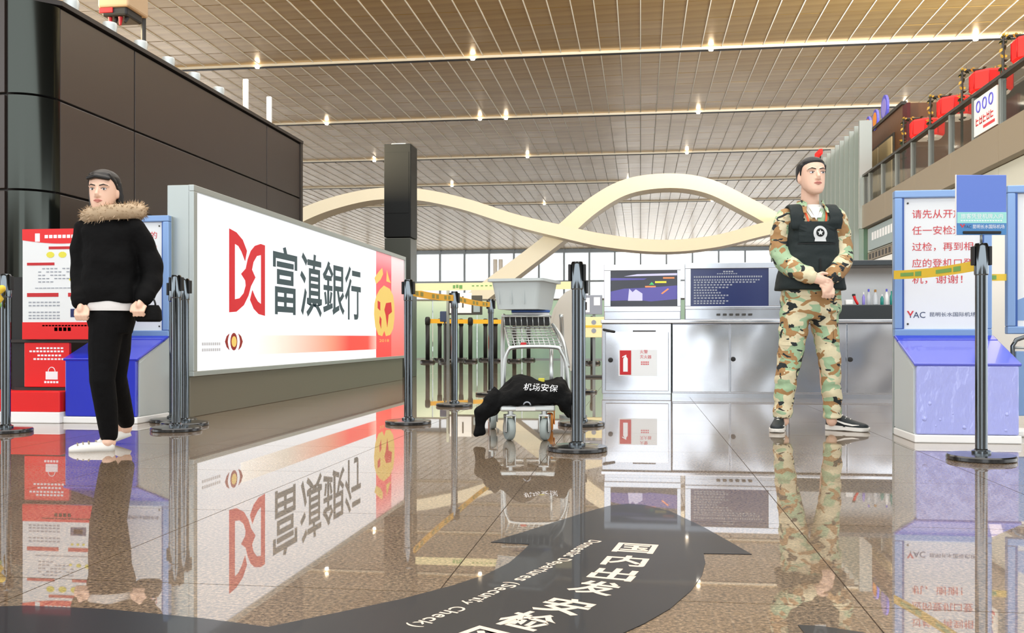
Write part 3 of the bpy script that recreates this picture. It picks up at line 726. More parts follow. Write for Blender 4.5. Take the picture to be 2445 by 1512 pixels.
nb = MB().bbox(-0.14, -0.02, zc(751, 14), 0.12, 0.02, zc(705, 14), 0.006).build('notice', 'text_grey', yw)
rects('sheet', [(-0.12, 0.03, -0.06, 0.24), (0.0, 0.13, 0.09, 0.25)], 'white_gloss', nb, (0, -0.02, zc(751, 14)), X_, Z_, 0.004)
MB().box(-0.02, 0.02, 0, 0.02, 0.05, zc(705, 14)).build('post', 'rail_grey', yw)
MB().bbox(-0.15, -0.12, 0, 0.15, 0.12, 0.03, 0.005).build('foot', 'rail_dark', yw)
cl = thing('white_column', 'slim white double column far away above the cream belt', 'column', gp_(1189, 62))
for x in (-0.18, 0.18): MB().lathe([(0.13, 0), (0.13, 5.6)], (x, 0, 0), 12).build('shaft', 'white_paint', cl, True)

# ---- notice kiosks
def kiosk(name, label, x, y, w, poster, group, filmy=True):
    t = thing(name, label, 'kiosk', (x, y, 0), 0, group)
    prof = [(0.03, 0.0), (0.03, 0.43), (0.43, 0.585), (0.43, 0.0)]
    body = MB()
    ring = lambda xx: [Vector((xx, py, pz)) for py, pz in prof]
    body.loft([ring(0.004), ring(w-0.004)]).build('body', 'alu_light', t)
    sd = MB()
    for xx in (0.0, w-0.012):
        q = [(0.035, 0.05), (0.035, 0.405), (0.44, 0.58), (0.44, 0.05)]
        sd = MB(); sd.loft([[Vector((xx, a, b)) for a, b in q], [Vector((xx+0.012, a, b)) for a, b in q]]); sd.build('side_panel', 'alu_light', t)
    MB().bbox(0.008, 0.0, 0.046, w-0.008, 0.03, 0.425, 0.008).build('front_panel', 'blue_film_sheen' if filmy else 'blue', t)
    if filmy:
        for (bx_, bz_, br_) in ((0.14, 0.45, 0.011), (0.09, 0.22, 0.014), (0.24, 0.21, 0.008), (0.47, 0.1, 0.012), (0.36, 0.3, 0.006), (0.87, 0.3, 0.011), (0.86, 0.06, 0.009), (0.62, 0.16, 0.007), (0.2, 0.12, 0.007)):
            MB().ball((bx_*w, 0.001, 0.05+bz_*0.37), (br_, br_*0.5, br_), 12, 6).build('film_bubble', 'blue_film_sheen', t, True)
    M = Matrix.Translation((0, 0.0, 0.42)) @ Matrix.Rotation(math.atan2(0.155, 0.43), 4, 'X')
    lid = MB().bbox(-0.005, 0.0, 0.0, w+0.005, 0.375, 0.018, 0.006, M).build('sloped_top', 'blue_slope_sheen' if filmy else 'blue', t)
    MB().bbox(-0.005, 0.375, 0.0, w+0.005, 0.457, 0.02, 0.006, M).build('top_strip', 'blue', t)
    MB().bbox(-0.004, -0.006, 0.0, w+0.004, 0.44, 0.044, 0.006).build('skirting', 'white_paint', t)
    z0, z1, yb = 0.585, 1.455, 0.43
    fwid = 0.045; f = frame_mb(0, w, z0, z1, fwid, yb, yb+0.05)
    fo_ = f.build('frame', 'frame_blue', t)
    MB().bbox(0.002, yb+0.05, 0.0, w-0.002, yb+0.07, z1, 0.004).build('back_panel', 'alu', t)
    for xe_ in (fwid, w-fwid-0.012): MB().box(xe_, yb+0.012, z0+fwid, xe_+0.012, yb+0.03, z1-fwid).build('inner_edge', 'frame_deep', fo_)
    ps = MB().box(fwid+0.003, yb+0.022, z0+fwid, w-fwid-0.003, yb+0.05, z1-fwid).build('poster', 'sheet', t)
    bz = MB()
    for xx in (fwid+0.035, w-fwid-0.035):
        for z in (z0+fwid+0.03, z1-fwid-0.03): bz.lathe([(0.006, 0), (0.006, 0.004)], n=8, M=Matrix.Translation((xx, yb+0.022, z)) @ Matrix.Rotation(math.pi/2, 4, 'X'))
    bz.build('screw', 'rail_dark', ps)
    o = Vector((fwid, yb+0.022, z0+fwid)); pw, ph = w-2*fwid, z1-z0-2*fwid
    for k, (s, x0, x1, y) in enumerate(poster):
        text('lettering', s, 'red_text', ps, o+X_*(x0*pw)+Z_*(y*ph), X_, Z_, (x1-x0)*pw, 0.052, 0.002)
    text('logo_lettering', 'YAC', 'text_navy', ps, o+X_*0.035+Z_*(0.085*ph), X_, Z_, 0.1, 0.036, 0.002)
    MB().prism([(0, 1), (0.25, 1), (0.5, 0.35), (0.75, 1), (1, 1), (0.55, 0), (0.45, 0)], o+X_*0.03+Z_*(0.1*ph), X_*0.04, Z_*0.03, 0.0025).build('logo_mark', 'red_text', ps)
    text('airport_name', '昆明长水国际机场', 'text_navy', ps, o+X_*0.16+Z_*(0.095*ph), X_, Z_, pw-0.2, 0.026, 0.002)
    return t
poster = [('请先从开放的', 0.13, 0.88, 0.845), ('任一安检通道', 0.13, 0.88, 0.72), ('过检，再到相', 0.13, 0.88, 0.595), ('应的登机口登', 0.13, 0.88, 0.47), ('机，谢谢！', 0.13, 0.75, 0.345)]
kiosk('notice_kiosk', 'blue notice kiosk with red text poster beside the guard', 1.5, 5.557, 0.55, poster, 'blue notice kiosks')
kiosk('notice_kiosk', 'blue notice kiosk half hidden behind the walking woman', -3.875, 6.07, 0.53, [('请先从开放的', 0.13, 0.88, 0.845), ('速度', 0.63, 0.88, 0.72)], 'blue notice kiosks', False)
k2 = thing('poster_stand', 'blue framed poster stand on chrome tube legs at the right edge', 'poster stand', (2.14, 6.0, 0))
f = frame_mb(0, 0.56, 0.6, 1.475, 0.045, 0, 0.05)
f2 = f.build('frame', 'frame_blue', k2)
MB().box(0.045, 0.008, 0.645, 0.058, 0.03, 1.43).build('inner_edge', 'frame_deep', f2)
ps = MB().box(0.05, 0.025, 0.645, 0.51, 0.05, 1.43).build('poster', 'sheet', k2)
MB().prism([(0.0, 0.0), (0.16, 0.0), (0.42, 0.24), (0.42, 0.36), (0.2, 0.2), (0.0, 0.12)], (0.06, 0.025, 0.68), X_, Z_, 0.002).build('pale_blue_print', 'frame_blue', ps)
MB().tube([(0.02, -0.02, 0), (0.02, -0.02, 0.53), (0.04, -0.02, 0.565), (0.08, -0.02, 0.58), (0.5, -0.02, 0.58), (0.54, -0.02, 0.55), (0.54, -0.02, 0)], 0.013, 10).build('tube_frame', 'chrome_dark', k2, True)
MB().bbox(0.04, -0.015, 0.12, 0.52, 0.01, 0.5, 0.006).build('modesty_panel', 'frame_blue', k2)
MB().tube([(0.02, -0.02, 0.52), (0.54, -0.02, 0.52)], 0.008, 8).build('cross_tube', 'cart_alu', k2, True)
MB().bbox(-0.02, -0.06, 0, 0.58, 0.12, 0.04, 0.01).build('foot', 'white_paint', k2)

# placard on the right belt post
pc = W(2343, 806, 4.57); pl = thing('placard', 'blue placard with teal text band fixed on top of the right belt post', 'sign', (pc.x, pc.y, 1.026), ANG)
MB().tube([(0, 0, 0), (0, 0, 0.05)], 0.006, 8).build('stem', 'rail_grey', pl, True)
MB().bbox(-0.09, -0.012, 0.045, 0.09, 0.012, 0.058, 0.003).build('holder', 'black_matte', pl)
bd = MB().bbox(-0.118, -0.004, 0.04, 0.118, 0.004, 0.325, 0.003); bd = bd.build('board', 'sign_blue', pl)
MB().bbox(-0.121, -0.001, 0.038, -0.117, 0.008, 0.327, 0.001).build('edge', 'white_paint', pl)
rects('base_band', [(-0.117, 0.041, 0.117, 0.096)], 'sign_base', bd, (0, -0.004, 0), X_, Z_, 0.0012)
rects('teal_band', [(-0.117, 0.096, 0.117, 0.148)], 'sign_teal', bd, (0, -0.004, 0), X_, Z_, 0.0014)
text('lettering', '旅客凭登机牌入内', 'text_white', bd, (-0.1, -0.0054, 0.117), X_, Z_, 0.2, 0.024, 0.001)
rects('small_print', [(-0.1+k*0.0125, 0.105, -0.092+k*0.0125, 0.11) for k in range(16)], 'text_white', bd, (0, -0.0054, 0), X_, Z_, 0.001)
MB().prism([(0, 1), (0.3, 1), (0.5, 0.4), (0.7, 1), (1, 1), (0.5, 0)], (-0.105, -0.0052, 0.073), X_*0.026, Z_*0.018, 0.001).build('logo_mark', 'red_text', bd)
text('logo_lettering', 'YAC', 'text_navy', bd, (-0.085, -0.0052, 0.072), X_, Z_, 0.035, 0.014, 0.001)
text('airport_name', '昆明长水国际机场', 'text_white', bd, (-0.043, -0.0052, 0.07), X_, Z_, 0.15, 0.019, 0.001)

# ---- red information stand at the left
rd = thing('information_stand', 'red and white information stand with bag poster at the left edge', 'information stand', (-4.2, 6.12, 0))
MB().bbox(-4.75, 6.04, 0.075, -3.885, 6.26, 0.215, 0.008).build('base_box', 'red', rd, world=True)
MB().bbox(-4.76, 6.03, 0.0, -3.88, 6.27, 0.075, 0.006).build('skirting', 'white_gloss', rd, world=True)
MB().box(-4.34, 6.19, 0.2, -4.24, 6.24, 1.0).build('post', 'black_matte', rd, world=True)
MB().box(-4.34, 6.165, 0.545, -3.63, 6.2, 0.565).build('cross_bar', 'brown_dark', rd, world=True)
MB().box(-4.3, 6.16, 0.215, -3.89, 6.2, 0.235).build('cross_bar', 'brown_dark', rd, world=True)
lo = MB().bbox(-4.22, 6.15, 0.238, -3.887, 6.18, 0.543, 0.004).build('lower_board', 'red', rd, world=True)
FYL = 6.15
for k, (x0, x1, z) in enumerate(((-4.13, -3.9, 0.50), (-4.18, -3.9, 0.478), (-4.12, -3.92, 0.45), (-4.15, -3.9, 0.425))):
    rects('small_print', [(x0+i*0.026, z, x0+i*0.026+0.018, z+0.012) for i in range(int((x1-x0)/0.026))], 'text_white', lo, (0, FYL, 0), X_, Z_, 0.0015, True)
bag = MB().bbox(-4.06, FYL-0.002, 0.29, -3.97, FYL+0.001, 0.345, 0.002).build('bag_print', 'text_white', lo, world=True)
MB().tube([Vector((-4.015+0.025*math.cos(a), FYL-0.001, 0.345+0.03*math.sin(a))) for a in [math.pi*k/10 for k in range(11)]], 0.003, 6).build('bag_handle', 'text_white', bag, world=True)
rects('small_print', [(-4.07+i*0.022, 0.265, -4.054+i*0.022, 0.28) for i in range(5)], 'text_white', lo, (0, FYL, 0), X_, Z_, 0.0015, True)
ux0, ux1, uz0, uz1 = -4.22, -3.625, 0.567, 1.325
ub = MB().bbox(ux0, 6.13, uz0, ux1, 6.165, uz1, 0.004).build('upper_board', 'sheet', rd, world=True)
UY = 6.13
def up_(name, rs, m): return rects(name, [(ux0+a*(ux1-ux0), uz0+b*(uz1-uz0), ux0+c*(ux1-ux0), uz0+d*(uz1-uz0)) for a, b, c, d in rs], m, ub, (0, UY, 0), X_, Z_, 0.0018, True)
hp = [(0, 1), (1, 1), (1, 0.9)]+[(1-k/10, 0.9-0.035*math.sin(math.pi*k/10)) for k in range(1, 10)]+[(0, 0.9)]
MB().prism([(ux0+a*(ux1-ux0), uz0+b*(uz1-uz0)) for a, b in hp], (0, UY, 0), X_, Z_, 0.0016).build('red_header', 'red', ub, world=True)
up_('red_footer', [(0, 0, 1, 0.155)], 'red')
up_('header_print', [(0.16, 0.885, 0.22, 0.96)]+[(0.28+k*0.055, 0.915, 0.322+k*0.055, 0.945) for k in range(11)], 'text_white')
up_('footer_print', [(0.25+k*0.04, 0.118, 0.28+k*0.04, 0.13) for k in range(17)]+[(0.4+k*0.055, 0.075, 0.44+k*0.055, 0.108) for k in range(4)], 'text_white')
for r_ in [(0.33, 0.815, 0.67, 0.84), (0.06, 0.67, 0.4, 0.695), (0.62, 0.67, 0.97, 0.695), (0.06, 0.385, 0.45, 0.42), (0.57, 0.385, 0.97, 0.42)]: up_('red_caption', [r_], 'red_dull')
mb = MB()
for (a, b, r) in [(0.35, 0.765, 0.05), (0.5, 0.765, 0.05), (0.65, 0.765, 0.05), (0.6, 0.54, 0.02), (0.7, 0.545, 0.03), (0.81, 0.55, 0.036), (0.91, 0.55, 0.038), (0.62, 0.355, 0.018), (0.69, 0.355, 0.018), (0.76, 0.355, 0.018)]:
    mb.prism(oval(ux0+a*(ux1-ux0), uz0+b*(uz1-uz0), r*0.6, r*0.42, 10), (0, UY, 0), X_, Z_, 0.0018)
mb.build('yellow_mark', 'yellow_mark', ub, world=True)
up_('grey_print', [(0.2+0.05*(k % 9), 0.635-0.03*(k//9), 0.235+0.05*(k % 9), 0.645-0.03*(k//9)) for k in range(40) if k % 5]+[(0.08+0.05*k, y, 0.115+0.05*k, y+0.011) for y in (0.33, 0.3, 0.24, 0.21, 0.185) for k in range(8)]+[(0.16+0.05*k, 0.46, 0.2+0.05*k, 0.468) for k in range(14)], 'text_grey')
up_('dark_picture', [(0.6, 0.2, 0.79, 0.275)], 'navy'); up_('picture_spot', [(0.64, 0.215, 0.75, 0.26)], 'red_text')
MB().prism([(ux0+a*(ux1-ux0), uz0+b*(uz1-uz0)) for a, b in ((0.83, 0.79), (0.96, 0.79), (0.94, 0.83), (0.85, 0.83))], (0, UY, 0), X_, Z_, 0.0018).build('bag_print', 'grey_mark', ub, world=True)

# ---- stainless counter with cabinets, worktop and upper displays
CY = 9.43
def cx_(px): return onY(px, 806, CY).x
def cabinet(label, x0, x1, doors, z1=0.715, knob_px=()):
    t = thing('steel_cabinet', label, 'cabinet', ((x0+x1)/2, CY, 0), 0, 'stainless cabinets under the worktop')
    MB().bbox(x0+0.003, CY+0.02, 0.04, x1-0.003, CY+0.6, z1, 0.006).build('body', 'steel_flat', t, world=True)
    MB().box(x0+0.004, CY+0.024, 0, x1-0.01, CY+0.58, 0.045).build('kick_plate', 'steel_flat', t, world=True)
    n = doors
    for k in range(n):
        a = x0+(x1-x0)*k/n; b = x0+(x1-x0)*(k+1)/n
        dr = MB().bbox(a+0.006, CY, 0.055, b-0.006, CY+0.02, z1-0.01, 0.004).build('door', 'steel', t, world=True)
        if k in knob_px:
            MB().lathe([(0.012, 0), (0.017, 0.012), (0.023, 0.018), (0.019, 0.028), (0.006, 0.03)], n=12, M=Matrix.Translation((a+0.03, CY, 0.372)) @ Matrix.Rotation(math.pi/2, 4, 'X')).build('knob', 'black_matte', dr, 40, world=True)
    return t
xa, xb, xc, xd, xe = cx_(1437), cx_(1604), cx_(1748), cx_(2022), 2.99
xm = (xc+xd)/2
cl_ = thing('steel_cabinet', 'stainless cabinet with red fire extinguisher sticker at the counter end', 'cabinet', ((xa+xb)/2, CY, 0), 0, 'stainless cabinets under the worktop')
MB().bbox(xa, CY+0.01, 0.03, xb-0.004, CY+0.6, 0.715, 0.006).build('body', 'steel_flat', cl_, world=True)
MB().box(xa+0.01, CY+0.03, 0, xb-0.01, CY+0.58, 0.035).build('kick_plate', 'steel_flat', cl_, world=True)
dr = MB().bbox(xa+0.035, CY-0.012, 0.06, xb-0.03, CY+0.012, 0.635, 0.005).build('door', 'steel', cl_, world=True)
MB().lathe([(0.012, 0), (0.017, 0.012), (0.024, 0.018), (0.019, 0.028), (0.006, 0.03)], n=12, M=Matrix.Translation((xa+0.085, CY-0.012, 0.36)) @ Matrix.Rotation(math.pi/2, 4, 'X')).build('knob', 'black_matte', dr, 40, world=True)
MB().tube([(xa+0.02, CY-0.02, 0.655), (xa+0.09, CY-0.03, 0.64), (xa+0.12, CY-0.02, 0.635)], 0.012, 8, 'round').build('catch', 'black_matte', cl_, True, world=True)
MB().box(xa+0.3, CY-0.006, 0.636, xa+0.52, CY+0.01, 0.648).build('slot', 'rail_dark', cl_, world=True)
s0, s1 = onY(1477, 903, CY-0.014), onY(1569, 835, CY-0.014)
st = MB().box(s0.x, CY-0.0145, onY(1523, 898, CY).z, s1.x, CY-0.012, onY(1523, 835, CY).z).build('sticker', 'sheet', dr, world=True)
rz0, rz1 = onY(1492, 895, CY).z, onY(1492, 837, CY).z; rx0, rx1 = onY(1480, 850, CY).x, onY(1507, 850, CY).x
MB().bbox(rx0, CY-0.0175, rz0, rx1, CY-0.0145, rz1, 0.001).build('red_frame', 'red_dull', st, world=True)
cxm = (rx0+rx1)/2
MB().prism([(cxm-0.022, rz0+0.03), (cxm+0.022, rz0+0.03), (cxm+0.022, rz1-0.08), (cxm+0.008, rz1-0.06), (cxm+0.008, rz1-0.04), (cxm-0.03, rz1-0.06), (cxm-0.032, rz1-0.07), (cxm-0.008, rz1-0.06), (cxm-0.022, rz1-0.08)], (0, CY-0.0175, 0), X_, Z_, 0.002).build('extinguisher_pictogram', 'text_white', st, world=True)
bx = onY(1528, 860, CY).x
for s_, z, w_ in (('火警', 0.425, 0.075), ('灭火器', 0.375, 0.11)): text('red_lettering', s_, 'red_text', st, (bx, CY-0.0145, z), X_, Z_, w_, 0.034, 0.002, True)
rects('small_print', [(bx+0.01+0.016*k, z, bx+0.02+0.016*k, z+0.012) for z in (0.315, 0.335) for k in range(5)], 'red_text', st, (0, CY-0.0145, 0), X_, Z_, 0.002, True)
cabinet('stainless two door cabinet between the extinguisher cabinet and the guard', xb, xm, 2, knob_px=(1,))
cabinet('stainless two door cabinet behind the guard and beside the blue kiosk', xm, xd+(xd-xm), 2, knob_px=(1,))
wt = thing('steel_worktop', 'continuous stainless worktop above the cabinets', 'worktop', (xa, CY, 0.715))
MB().bbox(xa-0.01, CY-0.03, 0.7155, xe, CY+0.62, 0.752, 0.008).build('slab', 'steel', wt, world=True)
def zc_(py): return onY(1700, py, CY).z
hu = thing('display_housing', 'steel housing with dark lit screen standing on the worktop end', 'display', (xa, CY+0.05, 0.752))
hx0, hx1 = cx_(1442), cx_(1626); y0 = CY+0.04
MB().bbox(hx0, y0+0.012, 0.753, hx1, y0+0.12, 1.29, 0.008).build('casing', 'steel_flat', hu, world=True)
e = MB(); sx0, sx1, sz0, sz1 = cx_(1458), cx_(1617), zc_(731), zc_(644)
for q in ((hx0, sz1, hx1, 1.29), (hx0, 0.83, hx1, sz0), (hx0, sz0, sx0, sz1), (sx1, sz0, hx1, sz1)): e.bbox(q[0], y0-0.01, q[1], q[2], y0+0.013, q[3], 0.004)
e.build('bezel', 'steel_flat', hu, world=True)
sc_ = MB().box(sx0, y0+0.004, sz0, sx1, y0+0.012, sz1).build('screen', 'screen_dark', hu, world=True)
sw_, sh_ = sx1-sx0, sz1-sz0
mat('scr_violet', (70, 66, 128), 0.4, emit=(86, 80, 150), es=0.55); mat('scr_pale', (170, 168, 196), 0.4, emit=(176, 174, 204), es=0.6); mat('scr_orange', (214, 120, 70), 0.4, emit=(214, 120, 70), es=0.7); mat('scr_yellow', (214, 190, 50), 0.4, emit=(214, 190, 50), es=0.7); mat('scr_green', (60, 160, 90), 0.4, emit=(60, 160, 90), es=0.7)
def scr(name, pts, m, l=0.0016): MB().prism([(sx0+a*sw_, sz0+b*sh_) for a, b in pts], (0, y0+0.004, 0), X_, Z_, l).build(name, m, sc_, world=True)
scr('picture_area', [(0.0, 0.16), (0.42, 0.18), (0.6, 0.14), (1, 0.2), (1, 0.58), (0.55, 0.52), (0.2, 0.5), (0, 0.42)], 'scr_violet')
scr('light_streak', [(0.2, 0.84), (1, 0.86), (1, 0.92), (0.4, 0.9)], 'scr_pale'); scr('light_streak', [(0.0, 0.73), (0.5, 0.74), (0.55, 0.78), (0.0, 0.8)], 'scr_violet', 0.002)
scr('tower_picture', [(0.26, 0.16), (0.48, 0.16), (0.48, 0.36), (0.38, 0.48), (0.33, 0.4), (0.28, 0.5)], 'scr_pale', 0.0024)
scr('orange_caption', [(0.52, 0.53), (0.68, 0.53), (0.68, 0.57), (0.52, 0.57)], 'scr_orange', 0.0024); scr('orange_caption', [(0.79, 0.77), (0.96, 0.77), (0.96, 0.81), (0.79, 0.81)], 'scr_orange', 0.0024)
scr('yellow_caption', [(0.67, 0.65), (0.84, 0.65), (0.84, 0.7), (0.67, 0.7)], 'scr_yellow', 0.0024); scr('green_triangle', [(0.58, 0.6), (0.66, 0.6), (0.62, 0.68)], 'scr_green', 0.0024); scr('orange_streak', [(0.76, 0.36), (0.78, 0.34), (0.88, 0.48), (0.86, 0.5)], 'scr_orange', 0.0024)
nbx0, nbx1 = cx_(1636), cx_(1868)
nb2 = thing('notice_housing', 'steel housing with navy notice board of white text left of the guard', 'notice board', ((nbx0+nbx1)/2, CY+0.05, 0.752))
MB().bbox(nbx0, y0+0.012, 0.753, nbx1, y0+0.12, 1.3, 0.008).build('casing', 'steel_flat', nb2, world=True)
bx0, bx1, bz0, bz1 = cx_(1650), cx_(1836), zc_(731), zc_(641)
e = MB()
for q in ((nbx0, bz1, nbx1, 1.3), (nbx0, 0.85, nbx1, bz0), (nbx0, bz0, bx0, bz1), (bx1, bz0, nbx1, bz1)): e.bbox(q[0], y0-0.01, q[1], q[2], y0+0.013, q[3], 0.004)
e.build('bezel', 'steel_flat', nb2, world=True)
nbd = MB().box(bx0, y0+0.004, bz0, bx1, y0+0.012, bz1).build('board', 'navy', nb2, world=True)
rr = []; bw = bx1-bx0; bh = bz1-bz0; random.seed(3)
rr += [(bx0+bw*(0.42+k*0.035), bz0+bh*0.9, bx0+bw*(0.445+k*0.035), bz0+bh*0.94) for k in range(4)]
rr += [(bx0+bw*(0.34+k*0.03), bz0+bh*0.85, bx0+bw*(0.36+k*0.03), bz0+bh*0.875) for k in range(9)]
for r_, (z, n, w_) in enumerate(((0.76, 30, 0.93), (0.68, 26, 0.9), (0.62, 18, 0.85), (0.55, 12, 0.55), (0.48, 10, 0.5), (0.41, 9, 0.35), (0.34, 10, 0.4), (0.27, 12, 0.5), (0.2, 9, 0.45), (0.12, 11, 0.5), (0.06, 10, 0.45))):
    for k in range(n):
        a = 0.04+(w_-0.04)*k/n; rr.append((bx0+bw*a, bz0+bh*z, bx0+bw*(a+0.6*w_/n), bz0+bh*(z+0.035 if r_ else z+0.045)))
tag(rects('small_print', rr, 'text_grey', nbd, (0, y0+0.004, 0), X_, Z_, 0.0016, True), kind='stuff')
for k in range(6): MB().box(nbx0+0.3+k*0.06, y0-0.012, 0.79, nbx0+0.335+k*0.06, y0-0.009, 0.81).build('socket', 'rail_dark', nb2, world=True)
sh0, sh1 = cx_(1885), xe
so = thing('open_shelf', 'steel open shelf with pale lit back holding bottles beside the kiosk', 'shelf', (sh0, CY+0.05, 0.752))
MB().bbox(sh0, y0-0.005, 0.753, sh1, y0+0.4, zc_(729), 0.006).build('drawer_box', 'steel_dark', so, world=True)
MB().box(sh0, y0+0.38, zc_(729), sh1, y0+0.4, 1.27).build('back_panel', 'white_paint', so, world=True)
MB().bbox(sh0, y0, zc_(637), sh1, y0+0.4, zc_(624), 0.006).build('top_bar', 'steel_dark', so, world=True)
MB().box(sh0, y0, zc_(729), sh0+0.02, y0+0.4, zc_(637)).build('side_panel', 'steel_flat', so, world=True)
MB().box(sh1-0.02, y0, zc_(729), sh1, y0+0.4, zc_(637)).build('side_panel', 'steel_flat', so, world=True)
SZ = zc_(729)+0.0005
def bottle(px, h, r, m, capm, label, tilt=0):
    v = onY(px, 729, y0+0.1); t = thing('bottle', label, 'bottle', (v.x, y0+0.1, SZ), 0, 'bottles on the steel shelf')
    MB().lathe([(r*0.8, 0), (r, 0.005), (r, h*0.6), (r*0.45, h*0.78), (r*0.4, h*0.85)], n=14).build('body', m, t, 40)
    MB().lathe([(r*0.48, h*0.84), (r*0.48, h), (r*0.3, h+0.002)], n=12).build('cap', capm, t, 40)
bottle(2062, 0.12, 0.014, 'lilac', 'white_paint', 'slim lilac bottle on the steel shelf')
bottle(2074, 0.15, 0.02, 'bottle_clear', 'disc_blue', 'clear bottle with blue cap on the steel shelf')
bottle(2090, 0.145, 0.024, 'bottle_clear', 'amber', 'clear bottle with brown cap on the steel shelf')
bottle(2106, 0.1, 0.016, 'teal_cap', 'white_paint', 'short teal bottle on the steel shelf')
bottle(2117, 0.15, 0.018, 'white_paint', 'disc_blue', 'white bottle with blue cap on the steel shelf')
bottle(2129, 0.13, 0.018, 'teal_cap', 'teal_cap', 'teal bottle closest to the kiosk on the steel shelf')
v = onY(2042, 729, y0+0.08); t = thing('red_lighter', 'red handset leaning on the steel shelf', 'handset', (v.x, y0+0.08, SZ), 0)
MB().tube([(0.02, 0, 0.014), (0.0, 0, 0.05), (-0.012, 0, 0.09)], [0.013, 0.012, 0.014], 10, 'round').build('grip', 'red', t, True)
MB().bbox(-0.028, -0.014, 0.085, 0.0, 0.014, 0.105, 0.004).build('head', 'black_matte', t)
v = onY(2028, 729, y0+0.08); tag(MB().bbox(v.x-0.04, y0+0.05, SZ, v.x+0.03, y0+0.12, SZ+0.05, 0.008).build('white_box', 'white_paint'), 'small white box beside the red handset on the steel shelf', 'box')

# ---- baggage cart
CL = W(1255, 806, 5.75); ct = thing('baggage_cart', 'aluminium baggage cart with wire basket in the middle of the hall', 'baggage cart', (CL.x, CL.y, 0), ANG)
R1 = 0.012
def curve(pts, n=5):
    P = [Vector(p) for p in pts]; Q = []
    for i in range(len(P)-1):
        a, b, c, d = P[max(i-1, 0)], P[i], P[i+1], P[min(i+2, len(P)-1)]
        for k in range(n):
            t = k/n; Q.append(0.5*((2*b)+(c-a)*t+(2*a-5*b+4*c-d)*t*t+(3*b-a-3*c+d)*t**3))
    return Q+[P[-1]]
MB().tube(curve([(-0.135, 0, 0.19), (-0.128, 0, 0.4), (-0.11, 0, 0.49), (-0.06, 0, 0.522), (0.17, 0, 0.522), (0.215, 0, 0.49), (0.245, 0, 0.4), (0.255, 0, 0.19)]), R1, 10).build('front_hoop', 'cart_alu', ct, True)
MB().tube([(0.155, 0.03, 0.19), (0.155, 0.03, 0.52)], R1, 8).build('centre_strut', 'cart_alu', ct, True)
for x, n_ in ((-0.14, 'upright'), (0.235, 'upright')):
    MB().tube(curve([(x, 0.3, 0.19), (x, 0.3, 0.5), (x*0.98, 0.27, 0.64), (x*0.95, 0.22, 0.72)]), R1*1.1, 10).build(n_, 'cart_alu', ct, True)
MB().tube(curve([(0.255, 0.0, 0.4), (0.23, 0.05, 0.55), (0.19, 0.14, 0.63), (0.17, 0.2, 0.66)]), R1*0.9, 8).build('side_stay', 'cart_alu', ct, True)
bk = MB().tube([(-0.14, 0.2, 0.712), (0.155, 0.2, 0.712), (0.17, 0.46, 0.712), (-0.13, 0.46, 0.712), (-0.14, 0.2, 0.712)], 0.008, 8).build('basket_rim', 'cart_alu', ct, True)
for k in range(9): x = -0.13+k*0.035; MB().tube([(x, 0.198, 0.715), (x+0.004, 0.198, 0.645)], 0.0032, 6).build('basket_wire', 'cart_alu', bk, True)
for k in range(8): x = -0.12+k*0.04; MB().tube([(x, 0.2, 0.645), (x+0.002, 0.46, 0.645)], 0.003, 6).build('basket_floor_wire', 'cart_alu', bk, True)
sh = MB().tube([(-0.125, 0.195, 0.64), (0.18, 0.195, 0.64), (0.215, 0.01, 0.525), (-0.1, 0.01, 0.525), (-0.125, 0.195, 0.64)], 0.006, 8).build('sloped_rack', 'cart_alu', ct, True)
for k in range(11): f = k/10; MB().tube([(-0.12+0.295*f, 0.192, 0.64), (-0.095+0.305*f, 0.012, 0.526)], 0.0032, 6).build('rack_wire', 'cart_alu', sh, True)
for k in range(1, 7): f = k/7; MB().tube([(-0.125+0.025*f, 0.195-0.185*f, 0.643-0.115*f), (0.18+0.035*f, 0.195-0.185*f, 0.643-0.115*f)], 0.0032, 6).build('rack_wire', 'cart_alu', sh, True)
MB().bbox(-0.03, 0.0, 0.515, 0.005, 0.012, 0.55, 0.004).build('rack_tag', 'red_dull', sh)
pf_ = MB()
MB().bbox(-0.15, -0.36, 0.165, 0.16, -0.32, 0.2, 0.01).build('front_beam', 'cart_alu', ct)
MB().bbox(-0.06, -0.364, 0.17, 0.05, -0.359, 0.192, 0.002).build('nameplate', 'white_paint', ct)
for x in (-0.13, 0.0, 0.14): MB().tube([(x, -0.34, 0.19), (x*1.5, 0.34, 0.19)], 0.011, 8).build('platform_rail', 'cart_alu', ct, True)
for y in (-0.1, 0.12, 0.33): MB().tube([(-0.14-0.06*(y+0.35), y, 0.19), (0.15+0.12*(y+0.35), y, 0.19)], 0.01, 8).build('platform_crossbar', 'cart_alu', ct, True)
def caster(x, y, r, ang, m='tyre', cov=None):
    M = Matrix.Translation((x, y, 0)) @ Matrix.Rotation(ang, 4, 'Z')
    whl = MB().lathe([(r*0.35, -0.018), (r*0.9, -0.018), (r, -0.01), (r, 0.01), (r*0.9, 0.018), (r*0.35, 0.018)], n=22, M=M @ Matrix.Translation((0, 0.02, r)) @ Matrix.Rotation(math.pi/2, 4, 'Y')).build('wheel', m, ct, 40)
    MB().lathe([(0.012, -0.022), (r*0.35, -0.02), (r*0.35, 0.02), (0.012, 0.022)], n=12, M=M @ Matrix.Translation((0, 0.02, r)) @ Matrix.Rotation(math.pi/2, 4, 'Y')).build('hub', 'steel_dark', whl, 40)
    fk = MB()
    for s in (-1, 1): fk.bbox(s*0.026-0.003, -0.012, r-0.015, s*0.026+0.003, 0.034, 2*r+0.012, 0.002, M)
    fk.bbox(-0.03, -0.014, 2*r+0.008, 0.03, 0.036, 2*r+0.02, 0.003, M); fk.lathe([(0.016, 2*r+0.018), (0.016, 0.17)], n=10, M=M)
    fk.build('fork', cov or 'cart_alu', ct, 40)
